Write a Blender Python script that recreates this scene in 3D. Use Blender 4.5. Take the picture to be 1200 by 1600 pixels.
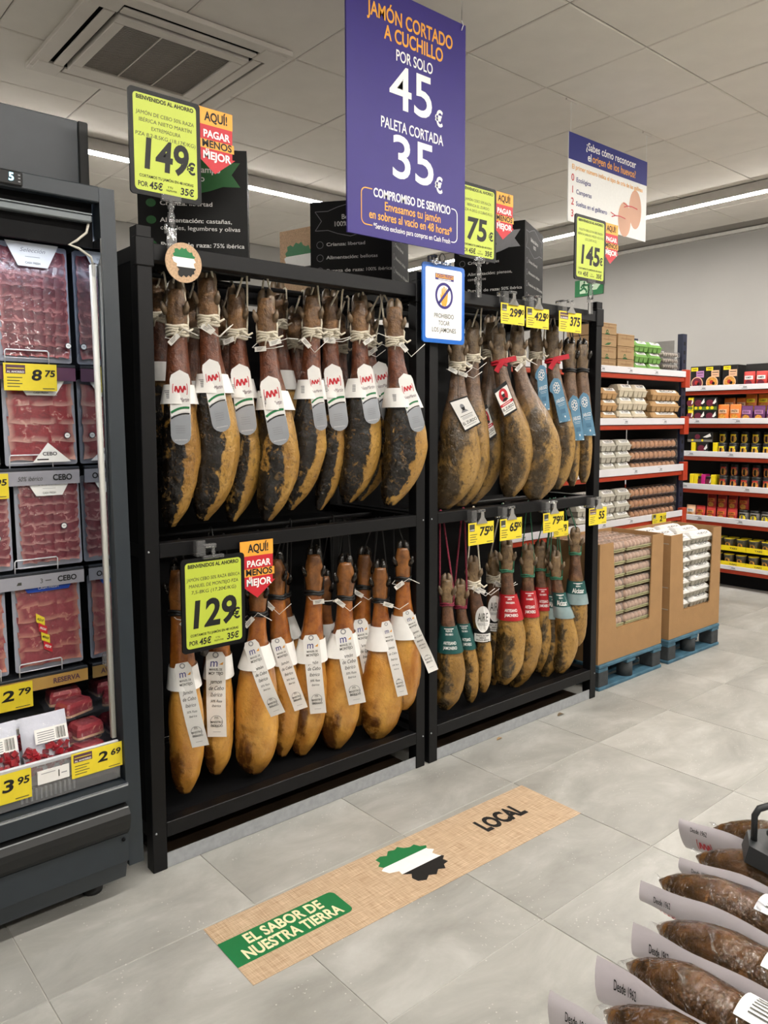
import bpy, math, random
import numpy as np
from mathutils import Vector, noise as mnoise
PI = math.pi
SC = bpy.context.scene
COL = SC.collection
for o in list(bpy.data.objects): bpy.data.objects.remove(o)

# ---------------------------------------------------------------- camera (1200x1600 frame)
CAM = np.array([-1.013, -2.3655, 1.5]); YAW = math.radians(40.563); PIT = math.radians(4.5455); ROL = math.radians(-.1857)
FPX = 1207.06; PPX = 599.88; PPY = 753.67
_F = np.array([math.sin(YAW)*math.cos(PIT), math.cos(YAW)*math.cos(PIT), -math.sin(PIT)])
_R = np.array([math.cos(YAW), -math.sin(YAW), 0.]); _U = np.cross(_R, _F)
_R, _U = math.cos(ROL)*_R+math.sin(ROL)*_U, -math.sin(ROL)*_R+math.cos(ROL)*_U
cd = bpy.data.cameras.new('camera'); cam = bpy.data.objects.new('camera', cd); COL.objects.link(cam)
from mathutils import Matrix
cam.matrix_world = Matrix(((_R[0], _U[0], -_F[0], CAM[0]), (_R[1], _U[1], -_F[1], CAM[1]), (_R[2], _U[2], -_F[2], CAM[2]), (0, 0, 0, 1)))
cd.sensor_fit = 'VERTICAL'; cd.sensor_height = 36.0; cd.sensor_width = 27.0
cd.lens = FPX/1600*36.0; cd.shift_x = (600-PPX)/1600; cd.shift_y = -(800-PPY)/1600
cd.clip_start = .02; cd.clip_end = 60
SC.camera = cam
# ---------------------------------------------------------------- world, exposure, ceiling strips (the shop's own lamps; fixtures are built with the ceiling)
wd = bpy.data.worlds.new('world'); SC.world = wd; wd.use_nodes = True
wd.node_tree.nodes['Background'].inputs[0].default_value = (.8, .85, .9, 1); wd.node_tree.nodes['Background'].inputs[1].default_value = .05
SC.view_settings.view_transform = 'Standard'; SC.view_settings.look = 'None'; SC.view_settings.gamma = 1.0
SC.view_settings.use_curve_mapping = False; SC.view_settings.exposure = 0.64
STRIP_POWER = 70.0
ZC = 3.30
STRIPS = [ # x0,y0,x1,y1 of the linear ceiling lights
    (-2.0, 2.70, 3.0, 2.70), (5.05, -4.5, 5.05, 4.3), (-1.6, -1.62, 4.4, -1.62), (-3.5, -4.2, 4.4, -4.2)]

def ray(u, v): return _F+(u-PPX)/FPX*_R-(v-PPY)/FPX*_U
def at(u, v, y):                       # a point of the rack-parallel plane y
    d = ray(u, v); return CAM+d*(y-CAM[1])/d[1]
def depth(p): return float((np.asarray(p)-CAM)@_F)

# ---------------------------------------------------------------- helpers
def lin(c):
    return tuple((x/12.92 if x <= .04045 else ((x+.055)/1.055)**2.4) for x in c)
def hx(s):
    s = s.lstrip('#'); return lin(tuple(int(s[i:i+2], 16)/255 for i in (0, 2, 4)))
MATS = {}
def mat(name, col='#808080', rough=.5, metal=0., var=.06, scale=30., bump=0., bscale=80., trans=0., ior=1.45, emit=None, estr=0., coat=0., spec=.5, alpha=1., detail=3., obvar=0.):
    """principled material whose colour is broken up by object-space noise"""
    if name in MATS: return MATS[name]
    m = bpy.data.materials.new(name); m.use_nodes = True; nt = m.node_tree; N = nt.nodes; L = nt.links
    b = N['Principled BSDF']; c = hx(col) if isinstance(col, str) else col
    tc = N.new('ShaderNodeTexCoord')
    if var > 0:
        nz = N.new('ShaderNodeTexNoise'); nz.inputs['Scale'].default_value = scale; nz.inputs['Detail'].default_value = detail
        L.new(tc.outputs['Object'], nz.inputs['Vector'])
        r = N.new('ShaderNodeValToRGB'); r.color_ramp.elements[0].position = .3; r.color_ramp.elements[1].position = .7
        r.color_ramp.elements[0].color = tuple(x*(1-var) for x in c)+(1,); r.color_ramp.elements[1].color = tuple(min(1, x*(1+var)) for x in c)+(1,)
        L.new(nz.outputs['Fac'], r.inputs['Fac']); out = r.outputs['Color']
        if obvar:
            oi = N.new('ShaderNodeObjectInfo'); mr = N.new('ShaderNodeMapRange'); mr.inputs[3].default_value = 1-obvar; mr.inputs[4].default_value = 1+obvar
            L.new(oi.outputs['Random'], mr.inputs[0]); hs = N.new('ShaderNodeHueSaturation'); L.new(mr.outputs[0], hs.inputs['Value']); L.new(out, hs.inputs['Color']); out = hs.outputs['Color']
        L.new(out, b.inputs['Base Color'])
    else: b.inputs['Base Color'].default_value = c+(1,)
    b.inputs['Roughness'].default_value = rough; b.inputs['Metallic'].default_value = metal
    b.inputs['Specular IOR Level'].default_value = spec
    if coat: b.inputs['Coat Weight'].default_value = coat; b.inputs['Coat Roughness'].default_value = .12
    if trans: b.inputs['Transmission Weight'].default_value = trans; b.inputs['IOR'].default_value = ior
    if alpha < 1: b.inputs['Alpha'].default_value = alpha
    if emit: b.inputs['Emission Color'].default_value = (hx(emit) if isinstance(emit, str) else emit)+(1,); b.inputs['Emission Strength'].default_value = estr
    if bump:
        n2 = N.new('ShaderNodeTexNoise'); n2.inputs['Scale'].default_value = bscale; n2.inputs['Detail'].default_value = 4
        L.new(tc.outputs['Object'], n2.inputs['Vector']); bp = N.new('ShaderNodeBump'); bp.inputs['Strength'].default_value = bump; bp.inputs['Distance'].default_value = .01
        L.new(n2.outputs['Fac'], bp.inputs['Height']); L.new(bp.outputs['Normal'], b.inputs['Normal'])
    MATS[name] = m; return m
def film(name, tint='#f4f6ff', opac=.12, rough=.12, bscale=25., bump=.6, gl=1., ior=1.5):
    """thin clear packaging film: mostly see-through with crinkled highlights"""
    if name in MATS: return MATS[name]
    m = bpy.data.materials.new(name); m.use_nodes = True; nt = m.node_tree; N = nt.nodes; L = nt.links
    b = N['Principled BSDF']; b.inputs['Base Color'].default_value = hx(tint)+(1,); b.inputs['Roughness'].default_value = rough; b.inputs['Specular IOR Level'].default_value = .8
    tc = N.new('ShaderNodeTexCoord'); nz = N.new('ShaderNodeTexNoise'); nz.inputs['Scale'].default_value = bscale; nz.inputs['Detail'].default_value = 3; nz.inputs['Distortion'].default_value = 1.2
    L.new(tc.outputs['Object'], nz.inputs['Vector']); bp = N.new('ShaderNodeBump'); bp.inputs['Strength'].default_value = bump; bp.inputs['Distance'].default_value = .01
    L.new(nz.outputs['Fac'], bp.inputs['Height']); L.new(bp.outputs['Normal'], b.inputs['Normal'])
    g = N.new('ShaderNodeBsdfGlossy'); g.inputs['Roughness'].default_value = rough; L.new(bp.outputs['Normal'], g.inputs['Normal'])
    t = N.new('ShaderNodeBsdfTransparent'); m1 = N.new('ShaderNodeMixShader'); m1.inputs[0].default_value = opac
    L.new(t.outputs[0], m1.inputs[1]); L.new(b.outputs[0], m1.inputs[2])
    fr = N.new('ShaderNodeFresnel'); fr.inputs['IOR'].default_value = ior; L.new(bp.outputs['Normal'], fr.inputs['Normal'])
    m2 = N.new('ShaderNodeMixShader'); fm = N.new('ShaderNodeMath'); fm.operation = 'MULTIPLY'; fm.inputs[1].default_value = gl; L.new(fr.outputs[0], fm.inputs[0]); L.new(fm.outputs[0], m2.inputs[0]); L.new(m1.outputs[0], m2.inputs[1]); L.new(g.outputs[0], m2.inputs[2])
    L.new(m2.outputs[0], N['Material Output'].inputs['Surface']); MATS[name] = m; return m

class MB:
    """collects faces; build() links them as one mesh object"""
    def __init__(s): s.v = []; s.f = []; s.sm = []
    def add(s, vs, fs, smooth=False):
        o = len(s.v); s.v += [tuple(map(float, p)) for p in vs]; s.f += [tuple(i+o for i in f) for f in fs]; s.sm += [smooth]*len(fs); return s
    def box(s, x0, x1, y0, y1, z0, z1, ch=0.):
        if x1 < x0: x0, x1 = x1, x0
        if y1 < y0: y0, y1 = y1, y0
        if z1 < z0: z0, z1 = z1, z0
        if ch <= 0:
            s.add([(x0, y0, z0), (x1, y0, z0), (x1, y1, z0), (x0, y1, z0), (x0, y0, z1), (x1, y0, z1), (x1, y1, z1), (x0, y1, z1)],
                  [(0, 3, 2, 1), (4, 5, 6, 7), (0, 1, 5, 4), (1, 2, 6, 5), (2, 3, 7, 6), (3, 0, 4, 7)])
        else:
            c = min(ch, (x1-x0)*.45, (y1-y0)*.45, (z1-z0)*.45); V = []; 
            for iz, z in ((0, z0), (1, z0+c), (2, z1-c), (3, z1)):
                e = c if iz in (0, 3) else 0
                V += [(x0+e+ (c if e == 0 else 0), y0+e, z), (x1-e-(c if e == 0 else 0), y0+e, z), (x1-e, y0+e+(c if e == 0 else 0), z), (x1-e, y1-e-(c if e == 0 else 0), z),
                      (x1-e-(c if e == 0 else 0), y1-e, z), (x0+e+(c if e == 0 else 0), y1-e, z), (x0+e, y1-e-(c if e == 0 else 0), z), (x0+e, y0+e+(c if e == 0 else 0), z)]
            Fs = [tuple(range(7, -1, -1)), tuple(range(24, 32))]
            for k in range(3):
                for i in range(8): j = (i+1) % 8; Fs.append((k*8+i, k*8+j, k*8+8+j, k*8+8+i))
            s.add(V, Fs)
        return s
    def obox(s, c, ax, ay, az, hx_, hy_, hz_):
        c, ax, ay, az = map(np.asarray, (c, ax, ay, az)); V = []
        for z in (-1, 1):
            for x, y in ((-1, -1), (1, -1), (1, 1), (-1, 1)): V.append(c+ax*hx_*x+ay*hy_*y+az*hz_*z)
        return s.add(V, [(0, 3, 2, 1), (4, 5, 6, 7), (0, 1, 5, 4), (1, 2, 6, 5), (2, 3, 7, 6), (3, 0, 4, 7)])
    def tube(s, pts, r, n=8, cap=True, closed=False):
        P = [np.asarray(p, float) for p in pts]; m = len(P); R = r if hasattr(r, '__len__') else [r]*m; V = []; up = None
        for i in range(m):
            a = P[(i-1) % m] if closed or i > 0 else P[i]; b = P[(i+1) % m] if closed or i < m-1 else P[i]
            d = b-a; d = d/(np.linalg.norm(d)+1e-12)
            if up is None:
                up = np.array([0, 0, 1.]) if abs(d[2]) < .9 else np.array([1., 0, 0])
            e1 = up-d*(up@d); e1 /= (np.linalg.norm(e1)+1e-12); up = e1; e2 = np.cross(d, e1)
            for k in range(n): t = 2*PI*k/n; V.append(P[i]+R[i]*(math.cos(t)*e1+math.sin(t)*e2))
        Fs = []
        for i in range(m if closed else m-1):
            j = (i+1) % m
            for k in range(n): q = (k+1) % n; Fs.append((i*n+k, i*n+q, j*n+q, j*n+k))
        if cap and not closed: Fs += [tuple(range(n-1, -1, -1)), tuple(range((m-1)*n, m*n))]
        return s.add(V, Fs, True)
    def lathe(s, prof, c=(0, 0, 0), n=20, cap=True):
        V = []; Fs = []
        for r, z in prof:
            for k in range(n): t = 2*PI*k/n; V.append((c[0]+r*math.cos(t), c[1]+r*math.sin(t), c[2]+z))
        for i in range(len(prof)-1):
            for k in range(n): q = (k+1) % n; Fs.append((i*n+k, i*n+q, i*n+n+q, i*n+n+k))
        if cap: Fs += [tuple(range(n-1, -1, -1)), tuple(range((len(prof)-1)*n, len(prof)*n))]
        return s.add(V, Fs, True)
    def prism(s, poly, fn, t0, t1):
        """2D outline extruded through fn(a,b,t)->xyz"""
        n = len(poly); V = [fn(a, b, t0) for a, b in poly]+[fn(a, b, t1) for a, b in poly]
        Fs = [tuple(range(n-1, -1, -1)), tuple(range(n, 2*n))]+[(i, (i+1) % n, n+(i+1) % n, n+i) for i in range(n)]
        return s.add(V, Fs)
    def loft(s, rings, closed=True, cap=True, smooth=True):
        n = len(rings[0]); V = [p for r in rings for p in r]; Fs = []
        for i in range(len(rings)-1):
            for k in range(n if closed else n-1): q = (k+1) % n; Fs.append((i*n+k, i*n+q, i*n+n+q, i*n+n+k))
        if cap and closed: Fs += [tuple(range(n-1, -1, -1)), tuple(range((len(rings)-1)*n, len(rings)*n))]
        return s.add(V, Fs, smooth)
    def grid(s, fn, nu, nv, smooth=True):
        V = [fn(i/nu, j/nv) for j in range(nv+1) for i in range(nu+1)]
        Fs = [(j*(nu+1)+i, j*(nu+1)+i+1, (j+1)*(nu+1)+i+1, (j+1)*(nu+1)+i) for j in range(nv) for i in range(nu)]
        return s.add(V, Fs, smooth)
    def mesh(s, name, off=(0, 0, 0)):
        me = bpy.data.meshes.new(name); V = np.array(s.v, float).reshape(-1, 3)-np.asarray(off, float)
        me.from_pydata([tuple(p) for p in V], [], s.f); me.polygons.foreach_set('use_smooth', s.sm); me.update(); return me

def woff(o):
    v = np.zeros(3)
    while o is not None: v = v+np.array(o.location); o = o.parent
    return v
def tag(o, label=None, cat=None, group=None, kind=None):
    if label: o['label'] = label
    if cat: o['category'] = cat
    if group: o['group'] = group
    if kind: o['kind'] = kind
    return o
def part(name, mb, m, parent=None, local=False, label=None):
    """one mesh object; coordinates are world unless local, then in the parent's frame"""
    me = mb.mesh(name, (0, 0, 0) if (local or parent is None) else woff(parent)) if isinstance(mb, MB) else mb
    o = bpy.data.objects.new(name, me); COL.objects.link(o)
    if m is not None and not me.materials: me.materials.append(m)
    if parent is not None: o.parent = parent
    if label: o['label'] = label
    return o
def thing(name, label, cat, loc=(0, 0, 0), rz=0., group=None):
    o = bpy.data.objects.new(name, None); COL.objects.link(o); o.location = tuple(map(float, loc)); o.rotation_euler = (0, 0, rz); o.empty_display_size = .05
    return tag(o, label, cat, group)
def solo(name, mb, m, label, cat, org, group=None):
    """a thing that is one mesh, origin at org"""
    o = bpy.data.objects.new(name, mb.mesh(name, org)); COL.objects.link(o); o.location = tuple(map(float, org)); o.data.materials.append(m); return tag(o, label, cat, group)
def struct(name, mb, m, parent=None):
    o = part(name, mb, m, parent)
    if parent is None: o['kind'] = 'structure'
    return o
def copy_tree(o, parent=None):
    c = o.copy(); COL.objects.link(c); c.parent = parent
    for ch in list(o.children): copy_tree(ch, c)
    return c
def spawn(proto, loc, rz=0., label=None, group=None):
    c = copy_tree(proto); c.location = tuple(map(float, loc)); c.rotation_euler = (0, 0, rz)
    if label: c['label'] = label
    if group: c['group'] = group
    return c
def purge(o):
    for ch in list(o.children): purge(ch)
    bpy.data.objects.remove(o)
ORD = ['first', 'second', 'third', 'fourth', 'fifth', 'sixth', 'seventh', 'eighth', 'ninth', 'tenth', 'eleventh', 'twelfth', 'thirteenth', 'fourteenth', 'fifteenth', 'sixteenth']

# ---------------------------------------------------------------- flat print: lettering and marks as thin faces laid on a surface
_TX = {}
def text2d(s, bold=0., shear=0., align='CENTER', spc=1.):
    key = (s, bold, shear, align, spc)
    if key not in _TX:
        c = bpy.data.curves.new('lettering', 'FONT'); c.body = s; c.size = 1.; c.offset = bold; c.shear = shear; c.align_x = align; c.align_y = 'CENTER'; c.resolution_u = 4; c.space_character = spc; c.space_line = .9
        o = bpy.data.objects.new('lettering', c); me = bpy.data.meshes.new_from_object(o)
        V = np.array([v.co[:2] for v in me.vertices]).reshape(-1, 2); Fs = [tuple(p.vertices) for p in me.polygons]
        bpy.data.objects.remove(o); bpy.data.curves.remove(c); bpy.data.meshes.remove(me); _TX[key] = (V, Fs)
    return _TX[key]
class Print:
    """fn(a,b,k): surface coordinates -> xyz, k = print layer"""
    def __init__(s, fn): s.fn = fn; s.m = {}
    def _mb(s, m):
        mb = MB(); s.m.setdefault(m.name, (m, []))[1].append(mb); return mb
    def text(s, t, a, b, size, m, bold=.012, xs=1., shear=0., align='CENTER', k=2, rot=0., spc=1., width=None):
        V, Fs = text2d(t, bold, shear, align, spc)
        if not len(V): return s
        if width:
            w = V[:, 0].max()-V[:, 0].min(); xs = width/(w*size)
        c, q = math.cos(rot), math.sin(rot)
        X = V[:, 0]*size*xs; Y = V[:, 1]*size
        s._mb(m).add([s.fn(a+x*c-y*q, b+x*q+y*c, k) for x, y in zip(X, Y)], Fs); return s
    def poly(s, pts, m, k=1): s._mb(m).add([s.fn(a, b, k) for a, b in pts], [tuple(range(len(pts)))]); return s
    def rect(s, a0, b0, a1, b1, m, k=1, nu=1, nv=1):
        mb = s._mb(m); mb.grid(lambda i, j: s.fn(a0+(a1-a0)*i, b0+(b1-b0)*j, k), nu, nv, False); return s
    def disc(s, a, b, r, m, k=1, ry=None, n=24): return s.poly([(a+r*math.cos(2*PI*i/n), b+(ry or r)*math.sin(2*PI*i/n)) for i in range(n)], m, k)
    def ring(s, a, b, r0, r1, m, k=1, t0=0., t1=2*PI, n=28, q=1.):
        mb = s._mb(m); V = []
        for i in range(n+1):
            t = t0+(t1-t0)*i/n; V += [s.fn(a+r0*math.cos(t), b+q*r0*math.sin(t), k), s.fn(a+r1*math.cos(t), b+q*r1*math.sin(t), k)]
        mb.add(V, [(2*i, 2*i+1, 2*i+3, 2*i+2) for i in range(n)]); return s
    def line(s, pts, w, m, k=1):
        mb = s._mb(m)
        for (a, b), (c, d) in zip(pts[:-1], pts[1:]):
            l = math.hypot(c-a, d-b) or 1; nx, ny = -(d-b)/l*w/2, (c-a)/l*w/2
            mb.add([s.fn(a-nx, b-ny, k), s.fn(c-nx, d-ny, k), s.fn(c+nx, d+ny, k), s.fn(a+nx, b+ny, k)], [(0, 1, 2, 3)])
        return s
    def build(s, parent, name='lettering', local=False):
        """one part per colour and cluster of neighbouring marks"""
        out = []
        for m, mbs in s.m.values():
            mbs = [q for q in mbs if q.v]; n = len(mbs); B = [(np.min(q.v, 0), np.max(q.v, 0)) for q in mbs]; sz = [max(float(np.max(hi-lo)), 1e-6)*(.16 if len(q.f) > 40 else .40) for (lo, hi), q in zip(B, mbs)]; g = list(range(n))
            def root(i):
                while g[i] != i: i = g[i]
                return i
            for i in range(n):
                for j in range(i):
                    gap = float(np.linalg.norm(np.maximum(0, np.maximum(B[i][0]-B[j][1], B[j][0]-B[i][1]))))
                    if gap < max(sz[i], sz[j]): g[root(i)] = root(j)
            for r in sorted(set(root(i) for i in range(n))):
                mb = MB()
                for i in range(n):
                    if root(i) == r: o = len(mb.v); mb.v += mbs[i].v; mb.f += [tuple(k+o for k in f) for f in mbs[i].f]; mb.sm += mbs[i].sm
                out.append(part(name, mb, m, parent, local))
        return out
def rrect(a0, b0, a1, b1, r, n=5):
    P = []
    for cx, cy, t in ((a1-r, b1-r, 0), (a0+r, b1-r, PI/2), (a0+r, b0+r, PI), (a1-r, b0+r, 1.5*PI)):
        for i in range(n+1): P.append((cx+r*math.cos(t+PI/2*i/n), cy+r*math.sin(t+PI/2*i/n)))
    return P
def facing(x0, y, z0):                  # surface on a plane y = const seen from -y; a to the right, b up
    return lambda a, b, k: (x0+a, y-.0005*k, z0+b)
# outline of the region's map (flat print), unit box
MAPO = [(.03, .62), (.10, .66), (.06, .74), (.14, .80), (.13, .90), (.24, .93), (.33, .88), (.42, .97), (.52, .93), (.60, .97), (.66, .88), (.75, .84), (.84, .86), (.88, .76), (.97, .72), (.92, .64), (.99, .56), (.90, .50), (.93, .40), (.99, .33), (.91, .27), (.93, .18), (.83, .16), (.78, .07), (.68, .12), (.58, .04), (.48, .10), (.38, .03), (.27, .09), (.25, .20), (.31, .28), (.20, .36), (.22, .45), (.08, .50)]
def clip_band(P, lo, hi):
    def half(P, c, sgn):
        out = []
        for i in range(len(P)):
            a, b = P[i], P[(i+1) % len(P)]; da, db = sgn*(a[1]-c), sgn*(b[1]-c)
            if da >= 0: out.append(a)
            if da*db < 0: t = da/(da-db); out.append((a[0]+t*(b[0]-a[0]), a[1]+t*(b[1]-a[1])))
        return out
    return half(half(P, lo, 1), hi, -1)
def map_print(pr, a, b, w, h, k=2, rot=0.):
    c, q = math.cos(rot), math.sin(rot)
    for lo, hi, m in ((.66, 1.1, M_GREEN), (.36, .66, M_WHITE), (-.1, .36, M_INK)):
        P = [((x-.5)*w, (y-.5)*h) for x, y in clip_band(MAPO, lo, hi)]
        pr.poly([(a+x*c-y*q, b+x*q+y*c) for x, y in P], m, k)
# ---------------------------------------------------------------- shared materials
M_BLACK = mat('black_steel', '#0a0a0c', .45, 0, .12, 40, spec=.28)
M_DARK = mat('black_board', '#08080a', .7, 0, .15, 20, spec=.2)
M_SLATE = mat('slate_blue_steel', '#272e34', .4, 0, .05, 20)
M_SLATE2 = mat('charcoal_bumper', '#131414', .55, 0, .08, 40)
M_GALV = mat('galvanised_steel', '#9ea1a4', .4, .15, .10, 45)
M_INK = mat('ink_black', '#0c0c0c', .6, 0, .04, 60)
M_INKS = mat('ink_soft', '#3d3d34', .6, 0, .04, 60)
M_WHITE = mat('print_white', '#f1f1ee', .55, 0, .02, 60)
M_GREEN = mat('print_green', '#15743f', .55, 0, .03, 60)
M_DGREEN = mat('print_dark_green', '#1f5a2a', .6, 0, .06, 40)
M_RED = mat('print_red', '#c41f2c', .5, 0, .03, 60)
M_YEL = mat('tag_yellow', '#e6d02e', .5, 0, .03, 50)
M_LIME = mat('sheet_lime', '#bccb44', .45, 0, .03, 12)
M_ORANGE = mat('print_orange', '#eda637', .5, 0, .03, 60)
M_GREY = mat('print_grey', '#8d8d90', .55, 0, .04, 60)
M_PURPLE = mat('print_purple', '#2e2076', .55, 0, .03, 10)
M_NAVY = mat('print_navy', '#20267a', .55, 0, .03, 10)
M_BROWNINK = mat('print_maroon', '#5a3a4a', .5, 0, .05, 60)
M_CLEAR = film('clear_plastic', '#ffffff', .10, .06, 12, .15)
M_PAPER = mat('paper_white', '#eceae6', .6, 0, .03, 30)
M_CARD = mat('corrugated_card', '#9f7a50', .75, 0, .05, 14, .12, 160)
M_KRAFT = mat('kraft_card', '#a3855f', .75, 0, .05, 14)

# ---------------------------------------------------------------- floor of separate tiles
def floor_mat():
    m = bpy.data.materials.new('stone_floor_tile'); m.use_nodes = True; nt = m.node_tree; N = nt.nodes; L = nt.links; b = N['Principled BSDF']
    g = N.new('ShaderNodeNewGeometry'); oi = N.new('ShaderNodeObjectInfo')
    ad = N.new('ShaderNodeVectorMath'); ad.operation = 'ADD'; L.new(g.outputs['Position'], ad.inputs[0]); sc = N.new('ShaderNodeVectorMath'); sc.operation = 'SCALE'; sc.inputs['Scale'].default_value = 9.
    cx = N.new('ShaderNodeCombineXYZ'); L.new(oi.outputs['Random'], cx.inputs[0]); L.new(oi.outputs['Random'], cx.inputs[2]); L.new(cx.outputs[0], sc.inputs[0]); L.new(sc.outputs[0], ad.inputs[1])
    mp = N.new('ShaderNodeMapping'); mp.inputs['Scale'].default_value = (1.1, 2.0, 1); L.new(ad.outputs[0], mp.inputs['Vector'])
    n1 = N.new('ShaderNodeTexNoise'); n1.inputs['Scale'].default_value = 2.2; n1.inputs['Detail'].default_value = 8; n1.inputs['Roughness'].default_value = .62; n1.inputs['Distortion'].default_value = .5; L.new(mp.outputs[0], n1.inputs['Vector'])
    r = N.new('ShaderNodeValToRGB'); e = r.color_ramp.elements; e[0].position = .30; e[0].color = hx('#92918b')+(1,); e[1].position = .72; e[1].color = hx('#bfbeb9')+(1,); x = e.new(.52); x.color = hx('#a8a7a1')+(1,)
    L.new(n1.outputs['Fac'], r.inputs['Fac'])
    v = N.new('ShaderNodeTexVoronoi'); v.inputs['Scale'].default_value = 62; v.inputs['Randomness'].default_value = 1; L.new(ad.outputs[0], v.inputs['Vector'])
    cr = N.new('ShaderNodeValToRGB'); cr.color_ramp.elements[0].position = .10; cr.color_ramp.elements[0].color = (1, 1, 1, 1); cr.color_ramp.elements[1].position = .17; cr.color_ramp.elements[1].color = (0, 0, 0, 1); L.new(v.outputs['Distance'], cr.inputs['Fac'])
    n3 = N.new('ShaderNodeTexNoise'); n3.inputs['Scale'].default_value = 7; L.new(ad.outputs[0], n3.inputs['Vector']); c3 = N.new('ShaderNodeMath'); c3.operation = 'GREATER_THAN'; c3.inputs[1].default_value = .54; L.new(n3.outputs['Fac'], c3.inputs[0])
    mu = N.new('ShaderNodeMath'); mu.operation = 'MULTIPLY'; L.new(cr.outputs[0], mu.inputs[0]); L.new(c3.outputs[0], mu.inputs[1]); mu2 = N.new('ShaderNodeMath'); mu2.operation = 'MULTIPLY'; mu2.inputs[1].default_value = .55; L.new(mu.outputs[0], mu2.inputs[0])
    mx = N.new('ShaderNodeMixRGB'); mx.inputs[2].default_value = hx('#dedcd6')+(1,); L.new(mu2.outputs[0], mx.inputs[0]); L.new(r.outputs[0], mx.inputs[1])
    hs = N.new('ShaderNodeHueSaturation'); mr = N.new('ShaderNodeMapRange'); mr.inputs[3].default_value = .93; mr.inputs[4].default_value = 1.06; L.new(oi.outputs['Random'], mr.inputs[0]); L.new(mr.outputs[0], hs.inputs['Value']); L.new(mx.outputs[0], hs.inputs['Color'])
    L.new(hs.outputs[0], b.inputs['Base Color']); rr = N.new('ShaderNodeMapRange'); rr.inputs[3].default_value = .30; rr.inputs[4].default_value = .5; L.new(n1.outputs['Fac'], rr.inputs[0]); L.new(rr.outputs[0], b.inputs['Roughness'])
    n4 = N.new('ShaderNodeTexNoise'); n4.inputs['Scale'].default_value = 25; n4.inputs['Detail'].default_value = 6; L.new(mp.outputs[0], n4.inputs['Vector']); bp = N.new('ShaderNodeBump'); bp.inputs['Strength'].default_value = .12; bp.inputs['Distance'].default_value = .004; L.new(n4.outputs['Fac'], bp.inputs['Height']); L.new(bp.outputs[0], b.inputs['Normal'])
    return m
X0, X1, Y0, Y1 = -4.5, 6.42, -6., 4.6
fl = struct('floor', MB().box(X0, X1, Y0, Y1, -.06, -.0025), mat('grout', '#b9b7b0', .8))
TSX, TSY = .6175, .634
tm = MB().box(0, TSX-.003, 0, TSY-.003, -.012, 0, .0012).mesh('tile'); tm.materials.append(floor_mat())
for i in range(-4, 12):
    for j in range(-3, 9):
        x = -.4465+i*TSX; y = -.990+j*TSY
        if x+TSX > X1 or y+TSY > Y1+.3: continue
        o = bpy.data.objects.new('tile', tm); COL.objects.link(o); o.parent = fl; o.location = (x+.0015, y+.0015, 0)

# ---------------------------------------------------------------- walls
M_WALL = mat('painted_wall', '#a5a39f', .85, 0, .02, 3)
struct('wall_right', MB().box(X1, X1+.1, Y0, Y1+.1, 0, ZC+.2), M_WALL)
struct('wall_back', MB().box(X0, X1, Y1, Y1+.1, 0, ZC+.2), M_WALL)
struct('wall_left', MB().box(X0-.1, X0, Y0, Y1+.1, 0, ZC+.2), M_WALL)
struct('wall_front', MB().box(X0-.1, X1+.1, Y0-.1, Y0, 0, ZC+.2), M_WALL)
struct('trim_1', MB().box(X1-.03, X1, Y0, Y1, ZC-.035, ZC-.006), mat('wall_angle', '#cfccc6', .6))
# ---------------------------------------------------------------- ceiling of square boards
M_CEIL = mat('ceiling_board', '#e2ddd5', .9, 0, .03, 6, .05, 220, obvar=.012)
M_GRID = mat('ceiling_grid', '#9a958e', .8)
ce = struct('ceiling', MB().box(X0, X1, Y0, Y1, ZC+.006, ZC+.12), M_GRID)
CSX, CSY = .6125, .601
def bev_tile():
    g = .0025; b = .006
    mb = MB(); w, d = CSX, CSY
    V = [(g, g, .008), (w-g, g, .008), (w-g, d-g, .008), (g, d-g, .008), (g, g, .004), (w-g, g, .004), (w-g, d-g, .004), (g, d-g, .004), (b+g, b+g, 0), (w-g-b, b+g, 0), (w-g-b, d-g-b, 0), (b+g, d-g-b, 0)]
    Fs = [(0, 1, 2, 3), (11, 10, 9, 8)]
    for k in (0, 4): Fs += [(k+(i+1) % 4, k+i, k+4+i, k+4+(i+1) % 4) for i in range(4)]
    return mb.add(V, Fs).mesh('ceiling_tile')
ctm = bev_tile(); ctm.materials.append(M_CEIL); rnd = random.Random(5)
ax0, ax1, ay0, ay1 = .245, 1.205, .895, 1.865        # the cassette's opening
for i in range(-6, 6):
    for j in range(-5, 7):
        x = 3.10+i*CSX; y = .363+j*CSY
        if x+CSX > X1+.01 or y+CSY > Y1+.02 : continue
        o = bpy.data.objects.new('ceiling_tile', ctm); COL.objects.link(o); o.parent = ce; o.location = (x, y, ZC-.0025+rnd.uniform(-.002, .001)); o.rotation_euler = (rnd.uniform(-.002, .002), rnd.uniform(-.002, .002), 0)
# the boards outside the view
part('ceiling_field', MB().box(X0, X1, Y0, .363-5*CSY, ZC, ZC+.008).box(X0, 3.10-6*CSX, .363-5*CSY, Y1, ZC, ZC+.008), M_CEIL, ce)
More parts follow.
